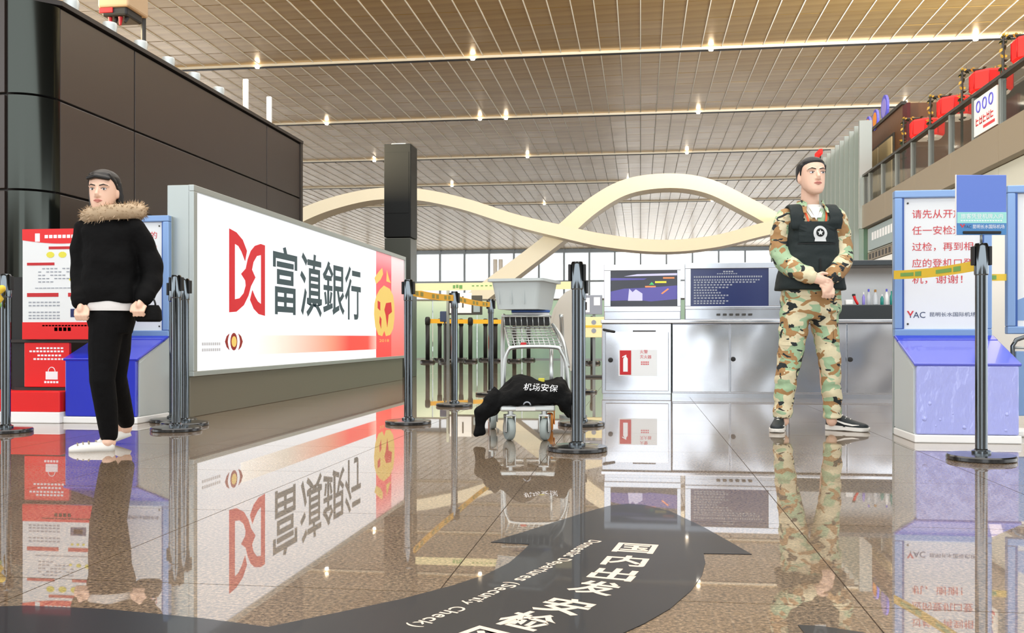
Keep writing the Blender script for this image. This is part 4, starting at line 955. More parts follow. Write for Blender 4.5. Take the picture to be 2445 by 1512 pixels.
caster(-0.09, -0.34, 0.064, 0.35); caster(0.1, -0.34, 0.064, -0.3)
caster(-0.2, 0.34, 0.06, 0.1); caster(0.155, 0.22, 0.056, 0.0, 'orange', 'orange')
# dark board added for the basket's dark interior; papers behind it
fd = thing('basket_dark_board', 'dark board added behind the cart basket wires for the dark interior', 'dark board', (CL.x, CL.y, 0.65), ANG)
MB().bbox(-0.125, 0.215, 0.003, 0.15, 0.235, 0.06, 0.004).build('dark_sheet', 'black_matte', fd)
pp = thing('paper_stack', 'blue and white leaflet stack lying in the cart basket', 'paper stack', (CL.x, CL.y, 0.65), ANG)
MB().bbox(-0.08, 0.245, 0.001, 0.15, 0.44, 0.085, 0.003).build('sheets', 'white_gloss', pp)
MB().bbox(-0.085, 0.24, 0.086, 0.155, 0.445, 0.1, 0.003).build('blue_cover', 'frame_deep', pp)
# grey plastic bin on top
bn = thing('plastic_bin', 'grey plastic security tray bin on top of the baggage cart', 'bin', (CL.x, CL.y, 0.752), ANG)
M = Matrix.Translation((0.0, 0.26, 0)) @ Matrix.Rotation(-0.32, 4, 'Z')
def bring(w, d, z, r=0.03):
    pts = []
    for (sx, sy, a0) in ((1, -1, -90), (1, 1, 0), (-1, 1, 90), (-1, -1, 180)):
        for k in range(5):
            a = math.radians(a0+22.5*k); pts.append(M @ Vector((sx*(w-r)+r*math.cos(a), sy*(d-r)+r*math.sin(a), z)))
    return pts
MB().loft([bring(0.13, 0.17, 0.0), bring(0.13, 0.17, 0.004), bring(0.158, 0.2, 0.178), bring(0.152, 0.194, 0.178), bring(0.126, 0.166, 0.01)]).build('tub', 'bin_grey', bn, 40)
MB().loft([bring(0.158, 0.2, 0.166), bring(0.178, 0.22, 0.168), bring(0.178, 0.22, 0.184), bring(0.15, 0.192, 0.184), bring(0.15, 0.192, 0.178)], cap=False).build('rim', 'bin_grey', bn, 40)
MB().loft([bring(0.125, 0.165, 0.011), bring(0.125, 0.165, 0.013)]).build('inside_floor', 'bin_dark', bn)
mb = MB()
for k in range(3): mb = MB(); mb.bbox(-0.11+k*0.08, -0.19, 0.03, -0.105+k*0.08, -0.181, 0.165, 0.002, M); mb.build('rib', 'bin_grey', bn)
# black jacket over the platform
jk = thing('security_jacket', 'black security jacket with white lettering draped over the cart platform', 'jacket', (CL.x, CL.y, 0), ANG)
mp_ = 0.00243; jx = lambda px: (px-1255)*mp_; jz = lambda py: 0.58-(py-806)*mp_
mb = MB(); rings = []
for (px, t_, b_, y0_, y1_) in ((1146, 976, 994, -0.34, -0.16), (1158, 960, 991, -0.36, -0.08), (1175, 940, 987, -0.37, 0.0), (1200, 920, 981, -0.37, 0.08), (1225, 902, 980, -0.385, 0.1), (1243, 896, 980, -0.385, 0.1), (1265, 903, 980, -0.385, 0.1), (1292, 913, 980, -0.385, 0.1), (1313, 909, 980, -0.38, 0.12), (1330, 898, 982, -0.38, 0.14), (1345, 898, 984, -0.37, 0.14), (1354, 925, 988, -0.35, 0.12), (1366, 938, 996, -0.32, 0.06)):
    x = jx(px); zt_, zb_ = jz(t_), max(jz(b_), 0.2 if 1192 < px < 1340 else 0.1); ym = (y0_+y1_)/2; hy = (y1_-y0_)/2; hz = (zt_-zb_)
    rings.append([Vector((x, ym+hy*math.copysign(abs(math.cos(a))**0.6, math.cos(a)), zb_+hz*max(0, math.sin(a))**0.75 if math.sin(a) > 0 else zb_)) for a in [2*math.pi*k/28 for k in range(28)]])
mb.loft(rings)
mb.tube(curve([(jx(1195), -0.3, jz(940)), (jx(1165), -0.36, jz(968)), (jx(1152), -0.385, jz(990)), (jx(1147), -0.39, jz(1010)), (jx(1149), -0.39, jz(1029))]), [0.06]*5+[0.05]*5+[0.04]*5+[0.036]*5+[0.036], 12, True, 0.6)
mb.tube(curve([(jx(1345), -0.25, jz(950)), (jx(1358), -0.38, jz(975)), (jx(1360), -0.39, jz(990)), (jx(1362), -0.39, jz(1000))]), [0.07]*5+[0.045]*5+[0.035]*5+[0.03], 12, 'round', 0.5)
cloth = fuse(mb, 0.009, 6, 'jacket_black', 'cloth', jk)
tx = bpy.data.textures.new('fold', 'CLOUDS'); tx.noise_scale = 0.09
random.seed(5)
ruffle(cloth, lambda c: noise.noise(Vector((c.x*7, c.y*7, c.z*16)))*0.02+noise.noise(c*20)*0.009)
from mathutils.bvhtree import BVHTree
def bvh_of(o): return BVHTree.FromPolygons([v.co for v in o.data.vertices], [tuple(p.vertices) for p in o.data.polygons])
def drape(o, bvh, off=0.004, ax=(0, 1, 0), far=1.0):
    ax = Vector(ax); last = None
    miss = []
    for v in o.data.vertices:
        h = bvh.ray_cast(v.co-ax*far, ax)
        if h[0] is not None: v.co = h[0]-ax*off
        else: miss.append(v.index)
    if miss:
        b_ = bmesh.new(); b_.from_mesh(o.data); b_.verts.ensure_lookup_table()
        bmesh.ops.delete(b_, geom=[b_.verts[i] for i in miss], context='VERTS'); b_.to_mesh(o.data); b_.free()
bv = bvh_of(cloth)
lt = text('lettering', '机场安保', 'text_white', cloth, (jx(1247), -0.5, jz(927)), Vector((1, 0, -0.06)), Vector((0.25, 0, 1)), 0.19, 0.038, 0.0); drape(lt, bv)
arc = MB(); ra = []
for k in range(13): a = math.pi*k/12; ra.append([Vector((jx(1256)+r_*math.cos(a), -0.5, jz(962)+r_*math.sin(a))) for r_ in (0.016, 0.023)])
arc.loft(ra, cap=False, close=False); ar = arc.build('round_print', 'text_grey', cloth); drape(ar, bv)
tagm = MB(); tagm.bbox(jx(1285), -0.12, jz(915), jx(1300), -0.11, jz(904), 0.003).build('lime_tag', 'yellow_mark', cloth)

# beige rounded screen behind the cart
bs = W(1352, 806, 6.95); sp_ = thing('rounded_screen', 'beige rounded plastic screen behind the cart, beside the chrome post', 'screen', (bs.x, bs.y, 0), ANG)
mm_ = 6.95/FPX
out = [(1366, 690), (1350, 698), (1335, 714), (1322, 738), (1314, 765), (1316, 785), (1328, 800), (1342, 828), (1354, 860), (1362, 886), (1378, 886), (1384, 860), (1386, 800), (1386, 740), (1382, 705)]
pts = [((x-1352)*mm_, 0.58+(806-y)*mm_) for x, y in out]
MB().prism(pts, (0, 0.02, 0), X_, Z_, 0.025).build('shell', 'panel_beige', sp_)
MB().prism([(x*0.93+0.012, 0.64+(z-0.64)*0.95) for x, z in pts], (0, -0.004, 0), X_, Z_, 0.006).build('front_skin', 'panel_beige', sp_)
MB().tube([(0.05, 0.01, 0.02), (0.05, 0.01, 0.4)], 0.018, 10).build('leg', 'rail_grey', sp_, True)
MB().lathe([(0.1, 0), (0.1, 0.02), (0.03, 0.03)], (0.05, 0.01, 0), 20).build('foot', 'rail_grey', sp_, 40)

# ---- balcony railing, lanterns, garlands, shop signs
RZ0, RZ1 = 4.72, 5.62
rl = thing('balcony_railing', 'glass balcony railing with grey posts and dark handrail on the upper floor', 'railing', (XB+0.1, 14, RZ0))
ys_ = [18.3+1.545*k for k in range(-3, 9)]+[31.4]
for k, y in enumerate(ys_):
    MB().bbox(XB+0.02, y-0.05, RZ0-0.02, XB+0.14, y+0.05, RZ1, 0.008).build('post', 'rail_grey', rl, world=True)
    if k+1 < len(ys_): MB().box(XB+0.07, y+0.06, RZ0+0.05, XB+0.082, ys_[k+1]-0.06, RZ1-0.06).build('glass_pane', 'rail_glass', rl, world=True)
MB().bbox(XB+0.0, ys_[0]-0.1, RZ1, XB+0.16, 31.45, RZ1+0.07, 0.01).build('handrail', 'rail_dark', rl, world=True)
bn2 = thing('white_banner', 'white banner with blue rings and red text on the balcony glass', 'banner', (XB+0.04, 20.6, RZ0+0.02))
by0, by1 = 20.0, 21.3
MB().box(XB+0.03, by0, RZ0+0.05, XB+0.06, by1, RZ1-0.08).build('sheet', 'white_gloss', bn2, world=True)
for k in range(3): MB().tube([Vector((XB+0.028, by1-0.28-k*0.36+0.11*math.cos(a), RZ1-0.27+0.11*math.sin(a))) for a in [2*math.pi*q/14 for q in range(15)]], 0.018, 5).build('blue_ring', 'disc_blue', bn2, world=True)
for k in range(5): rects('red_print', [(0.12+k*0.21, 0.2, 0.27+k*0.21, 0.23), (0.12+k*0.21, 0.29, 0.27+k*0.21, 0.32), (0.12+k*0.21, 0.2, 0.15+k*0.21, 0.36), (0.24+k*0.21, 0.2, 0.27+k*0.21, 0.36)][:3+k % 2], 'red_text', bn2, (XB+0.03, by1, RZ0+0.05), -Y_, Z_, 0.004, True)
rects('red_bar', [(0.55, 0.08, 1.2, 0.14)], 'red_text', bn2, (XB+0.03, by1, RZ0+0.05), -Y_, Z_, 0.004, True)
LN = ['nearest red lantern, cut by the right picture edge', 'second red lantern from the right edge on the balcony', 'third red lantern from the right edge on the balcony', 'farthest red lantern, closest to the timber shop']
PN = ['garlanded lantern pole nearest the right edge on the balcony', 'second garlanded lantern pole from the right edge', 'third garlanded lantern pole from the right edge', 'farthest garlanded lantern pole near the timber shop']
ln0 = pl0 = None
for k, px in enumerate((2385, 2288, 2213, 2150)):
    y = onX(px, 500, XB+0.2).y
    if k == 0:
        pl0 = thing('lantern_pole', PN[0], 'pole', (XB+0.28, y, RZ0), 0, 'garlanded lantern poles')
        MB().tube([(0, 0, 0), (0, 0, 1.86), (0.02, 0, 1.88), (1.05, 0, 1.88)], 0.03, 8).build('bracket', 'rail_dark', pl0, True)
        MB().lathe([(0.09, 0), (0.09, 0.02), (0.03, 0.03)], n=12).build('foot', 'rail_dark', pl0, 40)
        random.seed(11)
        for m_, nn in (('garland_green', 'leaf'), ('garland_gold', 'gold_leaf')):
            mb = MB()
            for q in range(46 if nn == 'leaf' else 26):
                s = random.uniform(0.75, 2.9); c = Vector((0, 0, s)) if s < 1.88 else Vector((s-1.88, 0, 1.88))
                a = random.uniform(0, 6.28); c += Vector((math.cos(a)*0.05 if s < 1.88 else 0, math.sin(a)*0.05, random.uniform(-0.05, 0.05)))
                M = Matrix.Translation(c) @ Euler((random.uniform(0, 6), random.uniform(0, 6), random.uniform(0, 6))).to_matrix().to_4x4()
                mb.prism([(0, -0.05), (0.03, 0), (0, 0.07), (-0.03, 0)], (0, 0, 0), X_, Y_, 0.004); mb.v[-8:] = [M @ v for v in mb.v[-8:]]
            tag(mb.build('garland' if nn == 'leaf' else 'garland_gold', m_, pl0), kind='stuff')
        ln0 = thing('red_lantern', LN[0], 'lantern', (XB+0.28+0.62, y, RZ0+1.3), 0, 'red lanterns along the balcony')
        def oct_(r, z): return [Vector((r*1.1*math.cos(math.pi/8+q*math.pi/4), r*math.sin(math.pi/8+q*math.pi/4), z)) for q in range(8)]
        MB().loft([oct_(0.37, 0.06), oct_(0.405, 0.11), oct_(0.405, 0.47), oct_(0.37, 0.52)]).build('shade', 'lantern_red', ln0)
        MB().loft([oct_(0.33, 0.0), oct_(0.365, 0.06)]).build('lower_skirt', 'lantern_white', ln0)
        MB().tube([(0, 0, 0.51), (0, 0, 0.555)], 0.015, 6).build('hanger', 'rail_dark', ln0, True)
        for q in range(8):
            a = oct_(0.409, 0.11)[q]; b = oct_(0.409, 0.47)[q]; MB().tube([a, b], 0.012, 5).build('rib', 'red_dull', ln0, True)
    else:
        clone(pl0, (XB+0.28, y, RZ0), 0, PN[k], 'garlanded lantern poles'); clone(ln0, (XB+0.9, y, RZ0+1.3), 0, LN[k], 'red lanterns along the balcony')
for k, (px, py, r, m1, m2, lab) in enumerate(((2112, 258, 0.42, 'disc_blue', 'lilac', 'large lilac round sign on the timber shop roof, nearest'), (2090, 287, 0.36, 'disc_blue', 'orange', 'blue and orange round sign right after the lilac one'), (2073, 301, 0.33, 'disc_blue', 'orange', 'middle blue and orange round sign on the timber shop roof'), (2057, 316, 0.33, 'disc_blue', 'orange', 'farthest blue and orange round sign on the timber shop roof'), (2041, 336, 0.26, 'disc_blue', 'white_paint', 'small blue and white sign at the far end of the timber roof'))):
    v = onX(px, py, 8.0); t = thing('round_sign', lab, 'sign', (8.02, v.y, 7.842), 0, 'round signs on the timber shop')
    MB().box(-0.02, -0.03, 0, 0.02, 0.03, max(v.z-7.84, 0.1)).build('stem', 'rail_dark', t)
    MB().prism(oval(0, 0, r, r*1.0, 20), (0.03, 0, v.z-7.84), -Y_, Z_, 0.07).build('disc', m1, t)
    MB().prism(oval(0, 0, r*0.72, r*0.72, 20), (-0.04, 0, v.z-7.84), -Y_, Z_, 0.01).build('disc_face', m2, t)

# ---- floor arrows with lettering
def ground_poly(name, pts, m, label, cat, z=0.0015):
    P = [G(x, y) for x, y in pts]; o = MB().prism([(p.x, p.y) for p in P], (0, 0, 0.0002), X_, Y_, z).build(name, m); tag(o, label, cat); return o
ar = ground_poly('floor_arrow', [(1500, 1204), (1540, 1207), (1600, 1222), (1680, 1260), (1795, 1325), (1680, 1323), (1684, 1345), (1676, 1375), (1650, 1412), (1600, 1455), (1540, 1490), (1470, 1522), (1380, 1560), (1200, 1640), (900, 1760), (500, 1760), (250, 1640), (450, 1555), (640, 1499), (800, 1466), (960, 1432), (1080, 1400), (1160, 1374), (1215, 1346), (1250, 1316), (1264, 1301), (1172, 1296), (1300, 1256), (1400, 1224), (1455, 1209)],
                 'arrow_navy', 'dark curved floor arrow with Chinese and English departure lettering', 'floor sign')
ground_poly('floor_arrow_branch', [(-60, 1452), (60, 1448), (250, 1456), (480, 1478), (640, 1499), (450, 1555), (250, 1640), (0, 1700), (-250, 1600)], 'arrow_navy', 'dark floor band running off the lower left corner', 'floor sign')
ground_poly('floor_arrow_tip', [(1905, 1494), (1960, 1497), (2060, 1512), (2140, 1535), (2050, 1560), (1930, 1525)], 'arrow_navy', 'dark rounded floor marking cut by the bottom edge at right', 'floor sign')
zf = 0.0019
def floor_glyph(s, c, axis, size, m='arrow_text', nm='lettering', w=None):
    c = G(*c, zf); ey = Vector((axis[0], axis[1], 0)).normalized(); ex = Vector((ey.y, -ey.x, 0))
    ww = w or size
    return text(nm, s, m, ar, c-ex*ww/2-ey*size/2, ex, ey, ww, size, 0.0, True, 0.022)
chars = [('国', 1517, 1309), ('内', 1494, 1339), ('出', 1466, 1371), ('发', 1422, 1403), ('安', 1350, 1447), ('检', 1262, 1482), ('区', 1150, 1524)]
GP = [G(x, y) for _, x, y in chars]
for i, (ch, x, y) in enumerate(chars):
    a = GP[max(i-1, 0)]; b = GP[min(i+1, len(GP)-1)]; ax = a-b
    floor_glyph(ch, (x, y), ax, 0.118, w=0.112)
eng = 'Domestic Departures (Security Check)'
ep = curve([tuple(G(x, y)) for x, y in ((985, 1499), (1060, 1470), (1130, 1440), (1200, 1408), (1280, 1370), (1345, 1340), (1390, 1310), (1424, 1292))], 8)
# walk along the path, upright glyphs following it (reads from the far end down)
cum = [0]
for a, b in zip(ep, ep[1:]): cum.append(cum[-1]+(b-a).length)
def at(s):
    for i in range(len(cum)-1):
        if cum[i+1] >= s: f = (s-cum[i])/(cum[i+1]-cum[i]); return ep[i].lerp(ep[i+1], f), (ep[i+1]-ep[i]).normalized()
    return ep[-1], (ep[-1]-ep[-2]).normalized()
wid = {'(': 0.5, ')': 0.5, ' ': 0.5, 'i': 0.4, 't': 0.5, 'r': 0.55, 'm': 1.3, 'D': 1.1, 'S': 1.0, 'C': 1.1}
tot = sum(wid.get(c, 0.85) for c in eng); s = cum[-1]
for c in eng:
    w_ = wid.get(c, 0.85)*cum[-1]/tot
    p, tn = at(s-w_/2); ex = -tn; ey = Vector((-ex.y, ex.x, 0))
    if c != ' ':
        hgt = 0.036 if (c.isupper() or c in 'kth()') else 0.027
        desc = 0.009 if c in 'py()' else 0
        text('lettering', c, 'arrow_text', ar, Vector((p.x, p.y, zf))-ex*w_*0.4-ey*(0.018+desc), ex, ey, w_*0.8, hgt+(desc if c in '()' else 0), 0.0, True, 0.012)
    s -= w_

# ================================================================== PEOPLE
def hring(cx, cy, z, rx, ry, n=28, p=2.0):
    e = 2.0/p; out = []
    for k in range(n):
        a = 2*math.pi*k/n; c, s_ = math.cos(a), math.sin(a)
        out.append(Vector((cx+rx*math.copysign(abs(c)**e, c), cy+ry*math.copysign(abs(s_)**e, s_), z)))
    return out
def head_shape(mb, M, k=1.0):
    """skull, jaw, brow, nose, ears; faces -y; origin mid head, 0.227 m tall"""
    prof = [(-0.1135, -0.058, 0.018, 0.016), (-0.105, -0.052, 0.034, 0.03), (-0.09, -0.042, 0.046, 0.046), (-0.07, -0.028, 0.056, 0.062), (-0.045, -0.014, 0.063, 0.077), (-0.015, -0.004, 0.068, 0.087),
            (0.015, 0.002, 0.071, 0.092), (0.045, 0.006, 0.073, 0.094), (0.07, 0.008, 0.069, 0.089), (0.09, 0.009, 0.058, 0.074), (0.104, 0.009, 0.04, 0.052), (0.112, 0.009, 0.018, 0.024)]
    mb.loft([[M @ (v*k) for v in hring(0, cy, z, rx, ry, 28, 2.2)] for z, cy, rx, ry in prof])
    T = lambda p: M @ (Vector(p)*k)
    mb.tube([T((0, -0.084, 0.02)), T((0, -0.094, 0.0)), T((0, -0.106, -0.022)), T((0, -0.1, -0.034))], [0.006*k, 0.0085*k, 0.012*k, 0.009*k], 10, 'round')
    for s in (-1, 1):
        mb.ball(T((s*0.011, -0.092, -0.031)), 0.0085*k, 10, 6)
        mb.ball(T((s*0.0715, 0.012, -0.008)), (0.009*k, 0.017*k, 0.03*k), 10, 8, M.to_3x3().to_4x4())
        mb.tube([T((s*0.012, -0.09, 0.026)), T((s*0.034, -0.086, 0.03)), T((s*0.052, -0.07, 0.024))], [0.006*k, 0.007*k, 0.006*k], 8, 'round')
    mb.ball(T((0, -0.07, -0.097)), (0.018*k, 0.014*k, 0.013*k), 10, 6)
    mb.ball(T((0, -0.087, -0.055)), (0.02*k, 0.008*k, 0.012*k), 10, 6)
def face_parts(t, M, k=1.0, parent=None):
    T = lambda p: M @ (Vector(p)*k); R3 = M.to_3x3().to_4x4(); par = parent or t
    for s in (-1, 1):
        ey = MB().ball(T((s*0.031, -0.083, 0.006)), (0.0135*k, 0.006*k, 0.0055*k), 12, 8, R3).build('eye', 'text_white', par, True)
        MB().ball(T((s*0.031+0.002, -0.0875, 0.006)), (0.0052*k, 0.0025*k, 0.0052*k), 10, 6, R3).build('iris', 'hair', ey, True)
        MB().tube([T((s*0.013, -0.0945, 0.0255)), T((s*0.033, -0.0915, 0.031)), T((s*0.051, -0.0765, 0.026))], [0.0028*k, 0.0036*k, 0.0018*k], 6, 'round').build('eyebrow', 'hair', par, True)
        MB().tube([T((s*0.017, -0.0885, 0.010)), T((s*0.031, -0.0905, 0.0135)), T((s*0.046, -0.081, 0.009))], 0.0014*k, 5).build('eyelid', 'hair', par, True)
    MB().tube([T((-0.023, -0.0875, -0.056)), T((-0.008, -0.0955, -0.0525)), T((0, -0.0955, -0.0535)), T((0.008, -0.0955, -0.0525)), T((0.023, -0.0875, -0.056))], [0.0015*k, 0.0045*k, 0.004*k, 0.0045*k, 0.0015*k], 8, 'round').build('upper_lip', 'lip', par, True)
    MB().tube([T((-0.02, -0.088, -0.058)), T((0, -0.0955, -0.0625)), T((0.02, -0.088, -0.058))], [0.0015*k, 0.0055*k, 0.0015*k], 8, 'round').build('lower_lip', 'lip', par, True)
def sneaker(t, heel, ang, L=0.27, k=1.0):
    M = Matrix.Translation(heel) @ Matrix.Rotation(ang, 4, 'Z')          # local: toe along -y
    so = []; 
    for (y, w, zb, zt) in ((0.03, 0.012, 0.006, 0.03), (0.022, 0.03, 0.0, 0.034), (-0.03, 0.036, 0.0, 0.034), (-0.1, 0.034, 0.003, 0.03), (-0.16, 0.045, 0.0, 0.027), (-0.205, 0.043, 0.0, 0.026), (-0.232, 0.03, 0.004, 0.026), (-0.242, 0.01, 0.01, 0.025)):
        so.append([M @ Vector((w*c_, y, zb+(zt-zb)*h_)) for c_, h_ in ((-1, 0.15), (-0.8, 0), (0.8, 0), (1, 0.15), (1.02, 1), (-1.02, 1))])
    sole = MB().loft(so).build('sole', 'shoe_white', t, 40)
    up_r = []
    for (y, w, zt, p_) in ((0.024, 0.018, 0.09, 2), (0.012, 0.031, 0.105, 2), (-0.025, 0.035, 0.11, 2), (-0.06, 0.035, 0.104, 2), (-0.1, 0.035, 0.086, 2), (-0.14, 0.04, 0.068, 2), (-0.18, 0.041, 0.057, 2), (-0.212, 0.034, 0.05, 2), (-0.232, 0.014, 0.04, 2)):
        up_r.append([M @ Vector((w*math.copysign(abs(math.cos(a))**0.7, math.cos(a)), y, 0.026+(zt-0.026)*max(0.0, math.sin(a))**0.8)) for a in [math.pi*q/12 for q in range(13)]])
    upm = MB().loft(up_r).build('shoe_upper', 'shoe_dark', t, True)
    bv_ = bvh_of(upm)
    for s in (-1, 1):        # pale swoosh stripe on each side
        pts = [(-0.19, 0.042), (-0.15, 0.04), (-0.1, 0.047), (-0.05, 0.063), (0.0, 0.084)]; th = [0.002, 0.010, 0.012, 0.009, 0.001]
        mbs = MB(); r0 = [[M @ Vector((s*0.2, y, z-h_/2)), M @ Vector((s*0.2, y, z+h_/2))] for (y, z), h_ in zip(pts, th)]
        mbs.loft(r0, cap=False, close=False); o = mbs.build('side_stripe', 'shoe_white', upm); ax = (M.to_3x3() @ Vector((-s, 0, 0)))
        drape(o, bv_, 0.0025, ax, 0.2)
    for q in range(4):
        y = -0.05-q*0.025; z = 0.108-q*0.012
        MB().tube([M @ Vector((-0.022, y, z-0.008)), M @ Vector((0, y, z+0.003)), M @ Vector((0.022, y, z-0.008))], 0.0035, 6).build('lace', 'shoe_white', upm, True)

# ---- guard
gl = W(1940, 806, 6.0); gu = thing('person', 'guard in camouflage uniform and black vest standing with clasped hands', 'person', (gl.x, gl.y, 0), ANG)
HM = Matrix.Translation((-0.012, -0.02, 1.574)) @ Matrix.Scale(1.06, 4) @ Matrix.Rotation(math.radians(5), 4, 'Z') @ Matrix.Rotation(math.radians(-6), 4, 'X')
bm_ = MB()
head_shape(bm_, HM, 1.0)
bm_.loft([hring(-0.012, 0.012, z, rx, ry, 20) for z, rx, ry in ((1.33, 0.075, 0.07), (1.38, 0.06, 0.06), (1.43, 0.054, 0.056), (1.48, 0.054, 0.058), (1.53, 0.05, 0.06))])
bm_.loft([hring(-0.012, 0, z, rx, ry, 24, 2.6) for z, rx, ry in ((0.8, 0.13, 0.09), (0.9, 0.13, 0.09), (1.0, 0.12, 0.085), (1.15, 0.135, 0.09), (1.28, 0.15, 0.085), (1.35, 0.11, 0.07), (1.38, 0.06, 0.05))])
for s, hipx, kx_, ax_ in ((-1, -0.085, -0.135, -0.18), (1, 0.075, 0.085, 0.12)):
    bm_.tube([(hipx, 0, 0.86), (hipx*1.2, 0, 0.65), (kx_, -0.01, 0.47), ((kx_+ax_)/2, 0.01, 0.28), (ax_, 0.015, 0.09), (ax_, 0.0, 0.06)], [0.075, 0.07, 0.05, 0.05, 0.034, 0.034], 14, 'round')
# arms and hands
LA = [(-0.165, 0.0, 1.315), (-0.2, -0.0, 1.18), (-0.195, -0.05, 1.06), (-0.13, -0.14, 0.985), (-0.07, -0.19, 0.945)]
RA = [(0.145, 0.0, 1.315), (0.175, -0.0, 1.19), (0.17, -0.05, 1.075), (0.115, -0.13, 0.995), (0.06, -0.18, 0.945)]
for P in (LA, RA): bm_.tube(curve(P, 3), [0.045]*3+[0.042]*3+[0.038]*3+[0.034]*3+[0.027], 12, 'round')
# upper hand (his right) over the lower wrist
bm_.tube([(-0.075, -0.19, 0.947), (-0.045, -0.203, 0.937), (-0.012, -0.212, 0.925)], [0.026, 0.033, 0.03], 12, 'round', 0.7)
for q in range(4):
    z = 0.945-q*0.0175; x = -0.004-q*0.004
    bm_.tube([(x, -0.214, z-0.004), (x+0.03, -0.224, z-0.016), (x+0.05, -0.213, z-0.028), (x+0.056, -0.195, z-0.034)], [0.0105, 0.0098, 0.009, 0.008], 8, 'round')
bm_.tube([(-0.035, -0.205, 0.955), (-0.008, -0.218, 0.968), (0.02, -0.217, 0.963)], [0.012, 0.0105, 0.0085], 8, 'round')
# lower hand (his left), loosely curled downward
bm_.tube([(0.062, -0.18, 0.942), (0.045, -0.195, 0.915), (0.033, -0.205, 0.885), (0.028, -0.208, 0.865)], [0.026, 0.03, 0.036, 0.034], 12, 'round', 0.7)
for q in range(4):
    x = 0.058-q*0.019
    bm_.tube([(x, -0.213, 0.868), (x-0.002, -0.222, 0.84-0.003*(q in (1, 2))), (x-0.003, -0.212, 0.822-0.003*(q in (1, 2))), (x-0.002, -0.195, 0.826)], [0.0105, 0.0098, 0.009, 0.008], 8, 'round')
bm_.tube([(0.01, -0.205, 0.895), (-0.006, -0.218, 0.872), (-0.002, -0.225, 0.85)], [0.011, 0.01, 0.0085], 8, 'round')
body = fuse(bm_, 0.0042, 3, 'skin', 'body', gu)
face_parts(gu, HM)
# hair: close cropped cap
hm = MB()
cap = []
for (z, cy, rx, ry) in ((-0.01, 0.05, 0.066, 0.052), (0.01, 0.045, 0.071, 0.061), (0.03, 0.032, 0.0765, 0.074), (0.045, 0.022, 0.078, 0.084), (0.06, 0.014, 0.0785, 0.092), (0.078, 0.009, 0.074, 0.094), (0.095, 0.008, 0.062, 0.082), (0.11, 0.008, 0.043, 0.058), (0.119, 0.008, 0.018, 0.026)):
    cap.append([HM @ v for v in hring(0, cy, z, rx, ry, 28, 2.2)])
hm.loft(cap)
for s in (-1, 1): hm.tube([HM @ Vector((s*0.068, -0.03, 0.06)), HM @ Vector((s*0.0715, -0.018, 0.03)), HM @ Vector((s*0.07, -0.012, 0.005))], [0.012, 0.009, 0.005], 8, 'round')
fuse(hm, 0.005, 2, 'hair', 'hair', gu)
# camouflage jacket (torso and sleeves as one garment)
jm = MB()
jm.loft([hring(-0.012, 0, z, rx, ry, 28, 2.5) for z, rx, ry in ((0.83, 0.17, 0.125), (0.95, 0.16, 0.12), (1.1, 0.155, 0.118), (1.25, 0.165, 0.115), (1.315, 0.165, 0.105), (1.355, 0.135, 0.09), (1.385, 0.085, 0.075))])
jm.tube(curve(LA, 4), [0.07]*4+[0.066]*4+[0.064]*4+[0.056]*4+[0.044], 16, 'round')
jm.tube(curve(RA, 4), [0.07]*4+[0.066]*4+[0.064]*4+[0.056]*4+[0.044], 16, 'round')
jacket = fuse(jm, 0.008, 4, 'camouflage', 'jacket', gu)
ruffle(jacket, lambda c: noise.noise(c*14)*0.007+noise.noise(c*30)*0.004)
for P in (LA, RA):
    e_ = Vector(P[-1]); d_ = (Vector(P[-1])-Vector(P[-2])).normalized()
    MB().tube([e_-d_*0.012, e_+d_*0.018], [0.043, 0.041], 16).build('cuff', 'camouflage', jacket, 40)
# collar wings and white shirt
for s in (-1, 1):
    c = Vector((-0.012, 0, 0))
    w_ = [(s*0.075, 0.03, 1.432), (s*0.062, -0.04, 1.432), (s*0.045, -0.078, 1.408), (s*0.062, -0.118, 1.345), (s*0.098, -0.1, 1.35), (s*0.1, -0.02, 1.375)]
    pts = [Vector(p)+c for p in w_]; mbc = MB(); mbc.add(pts+[p+Vector((s*0.004, -0.006, -0.004)) for p in pts], [(0, 1, 2, 3, 4, 5), (11, 10, 9, 8, 7, 6)]+[(i, (i+1) % 6, 6+(i+1) % 6, 6+i) for i in range(6)])
    mbc.build('collar_wing', 'camouflage', jacket)
    sp = [(s*0.058, -0.035, 1.405), (s*0.045, -0.06, 1.4), (s*0.004, -0.106, 1.315), (s*0.03, -0.112, 1.315), (s*0.055, -0.078, 1.37)]
    pts = [Vector(p)+c for p in sp]; mbc = MB(); mbc.add(pts+[p+Vector((0, -0.005, -0.002)) for p in pts], [(0, 1, 2, 3, 4), (9, 8, 7, 6, 5)]+[(i, (i+1) % 5, 5+(i+1) % 5, 5+i) for i in range(5)])
    mbc.build('shirt_collar', 'cloth_white', jacket)
MB().loft([hring(-0.012, -0.005, z, rx, ry, 24) for z, rx, ry in ((1.335, 0.085, 0.095), (1.37, 0.072, 0.08), (1.4, 0.062, 0.066))], cap=False).build('shirt', 'cloth_white', gu, True)
sf = MB(); sf.loft([[Vector((-0.012+x_*(1-q/6.0), -0.6, 1.4-0.105*q/6.0)) for x_ in (-0.042, -0.02, 0.0, 0.02, 0.042)] for q in range(7)], cap=False, close=False)
sfo = sf.build('shirt_front', 'cloth_white', gu); drape(sfo, bvh_of(jacket), 0.007)
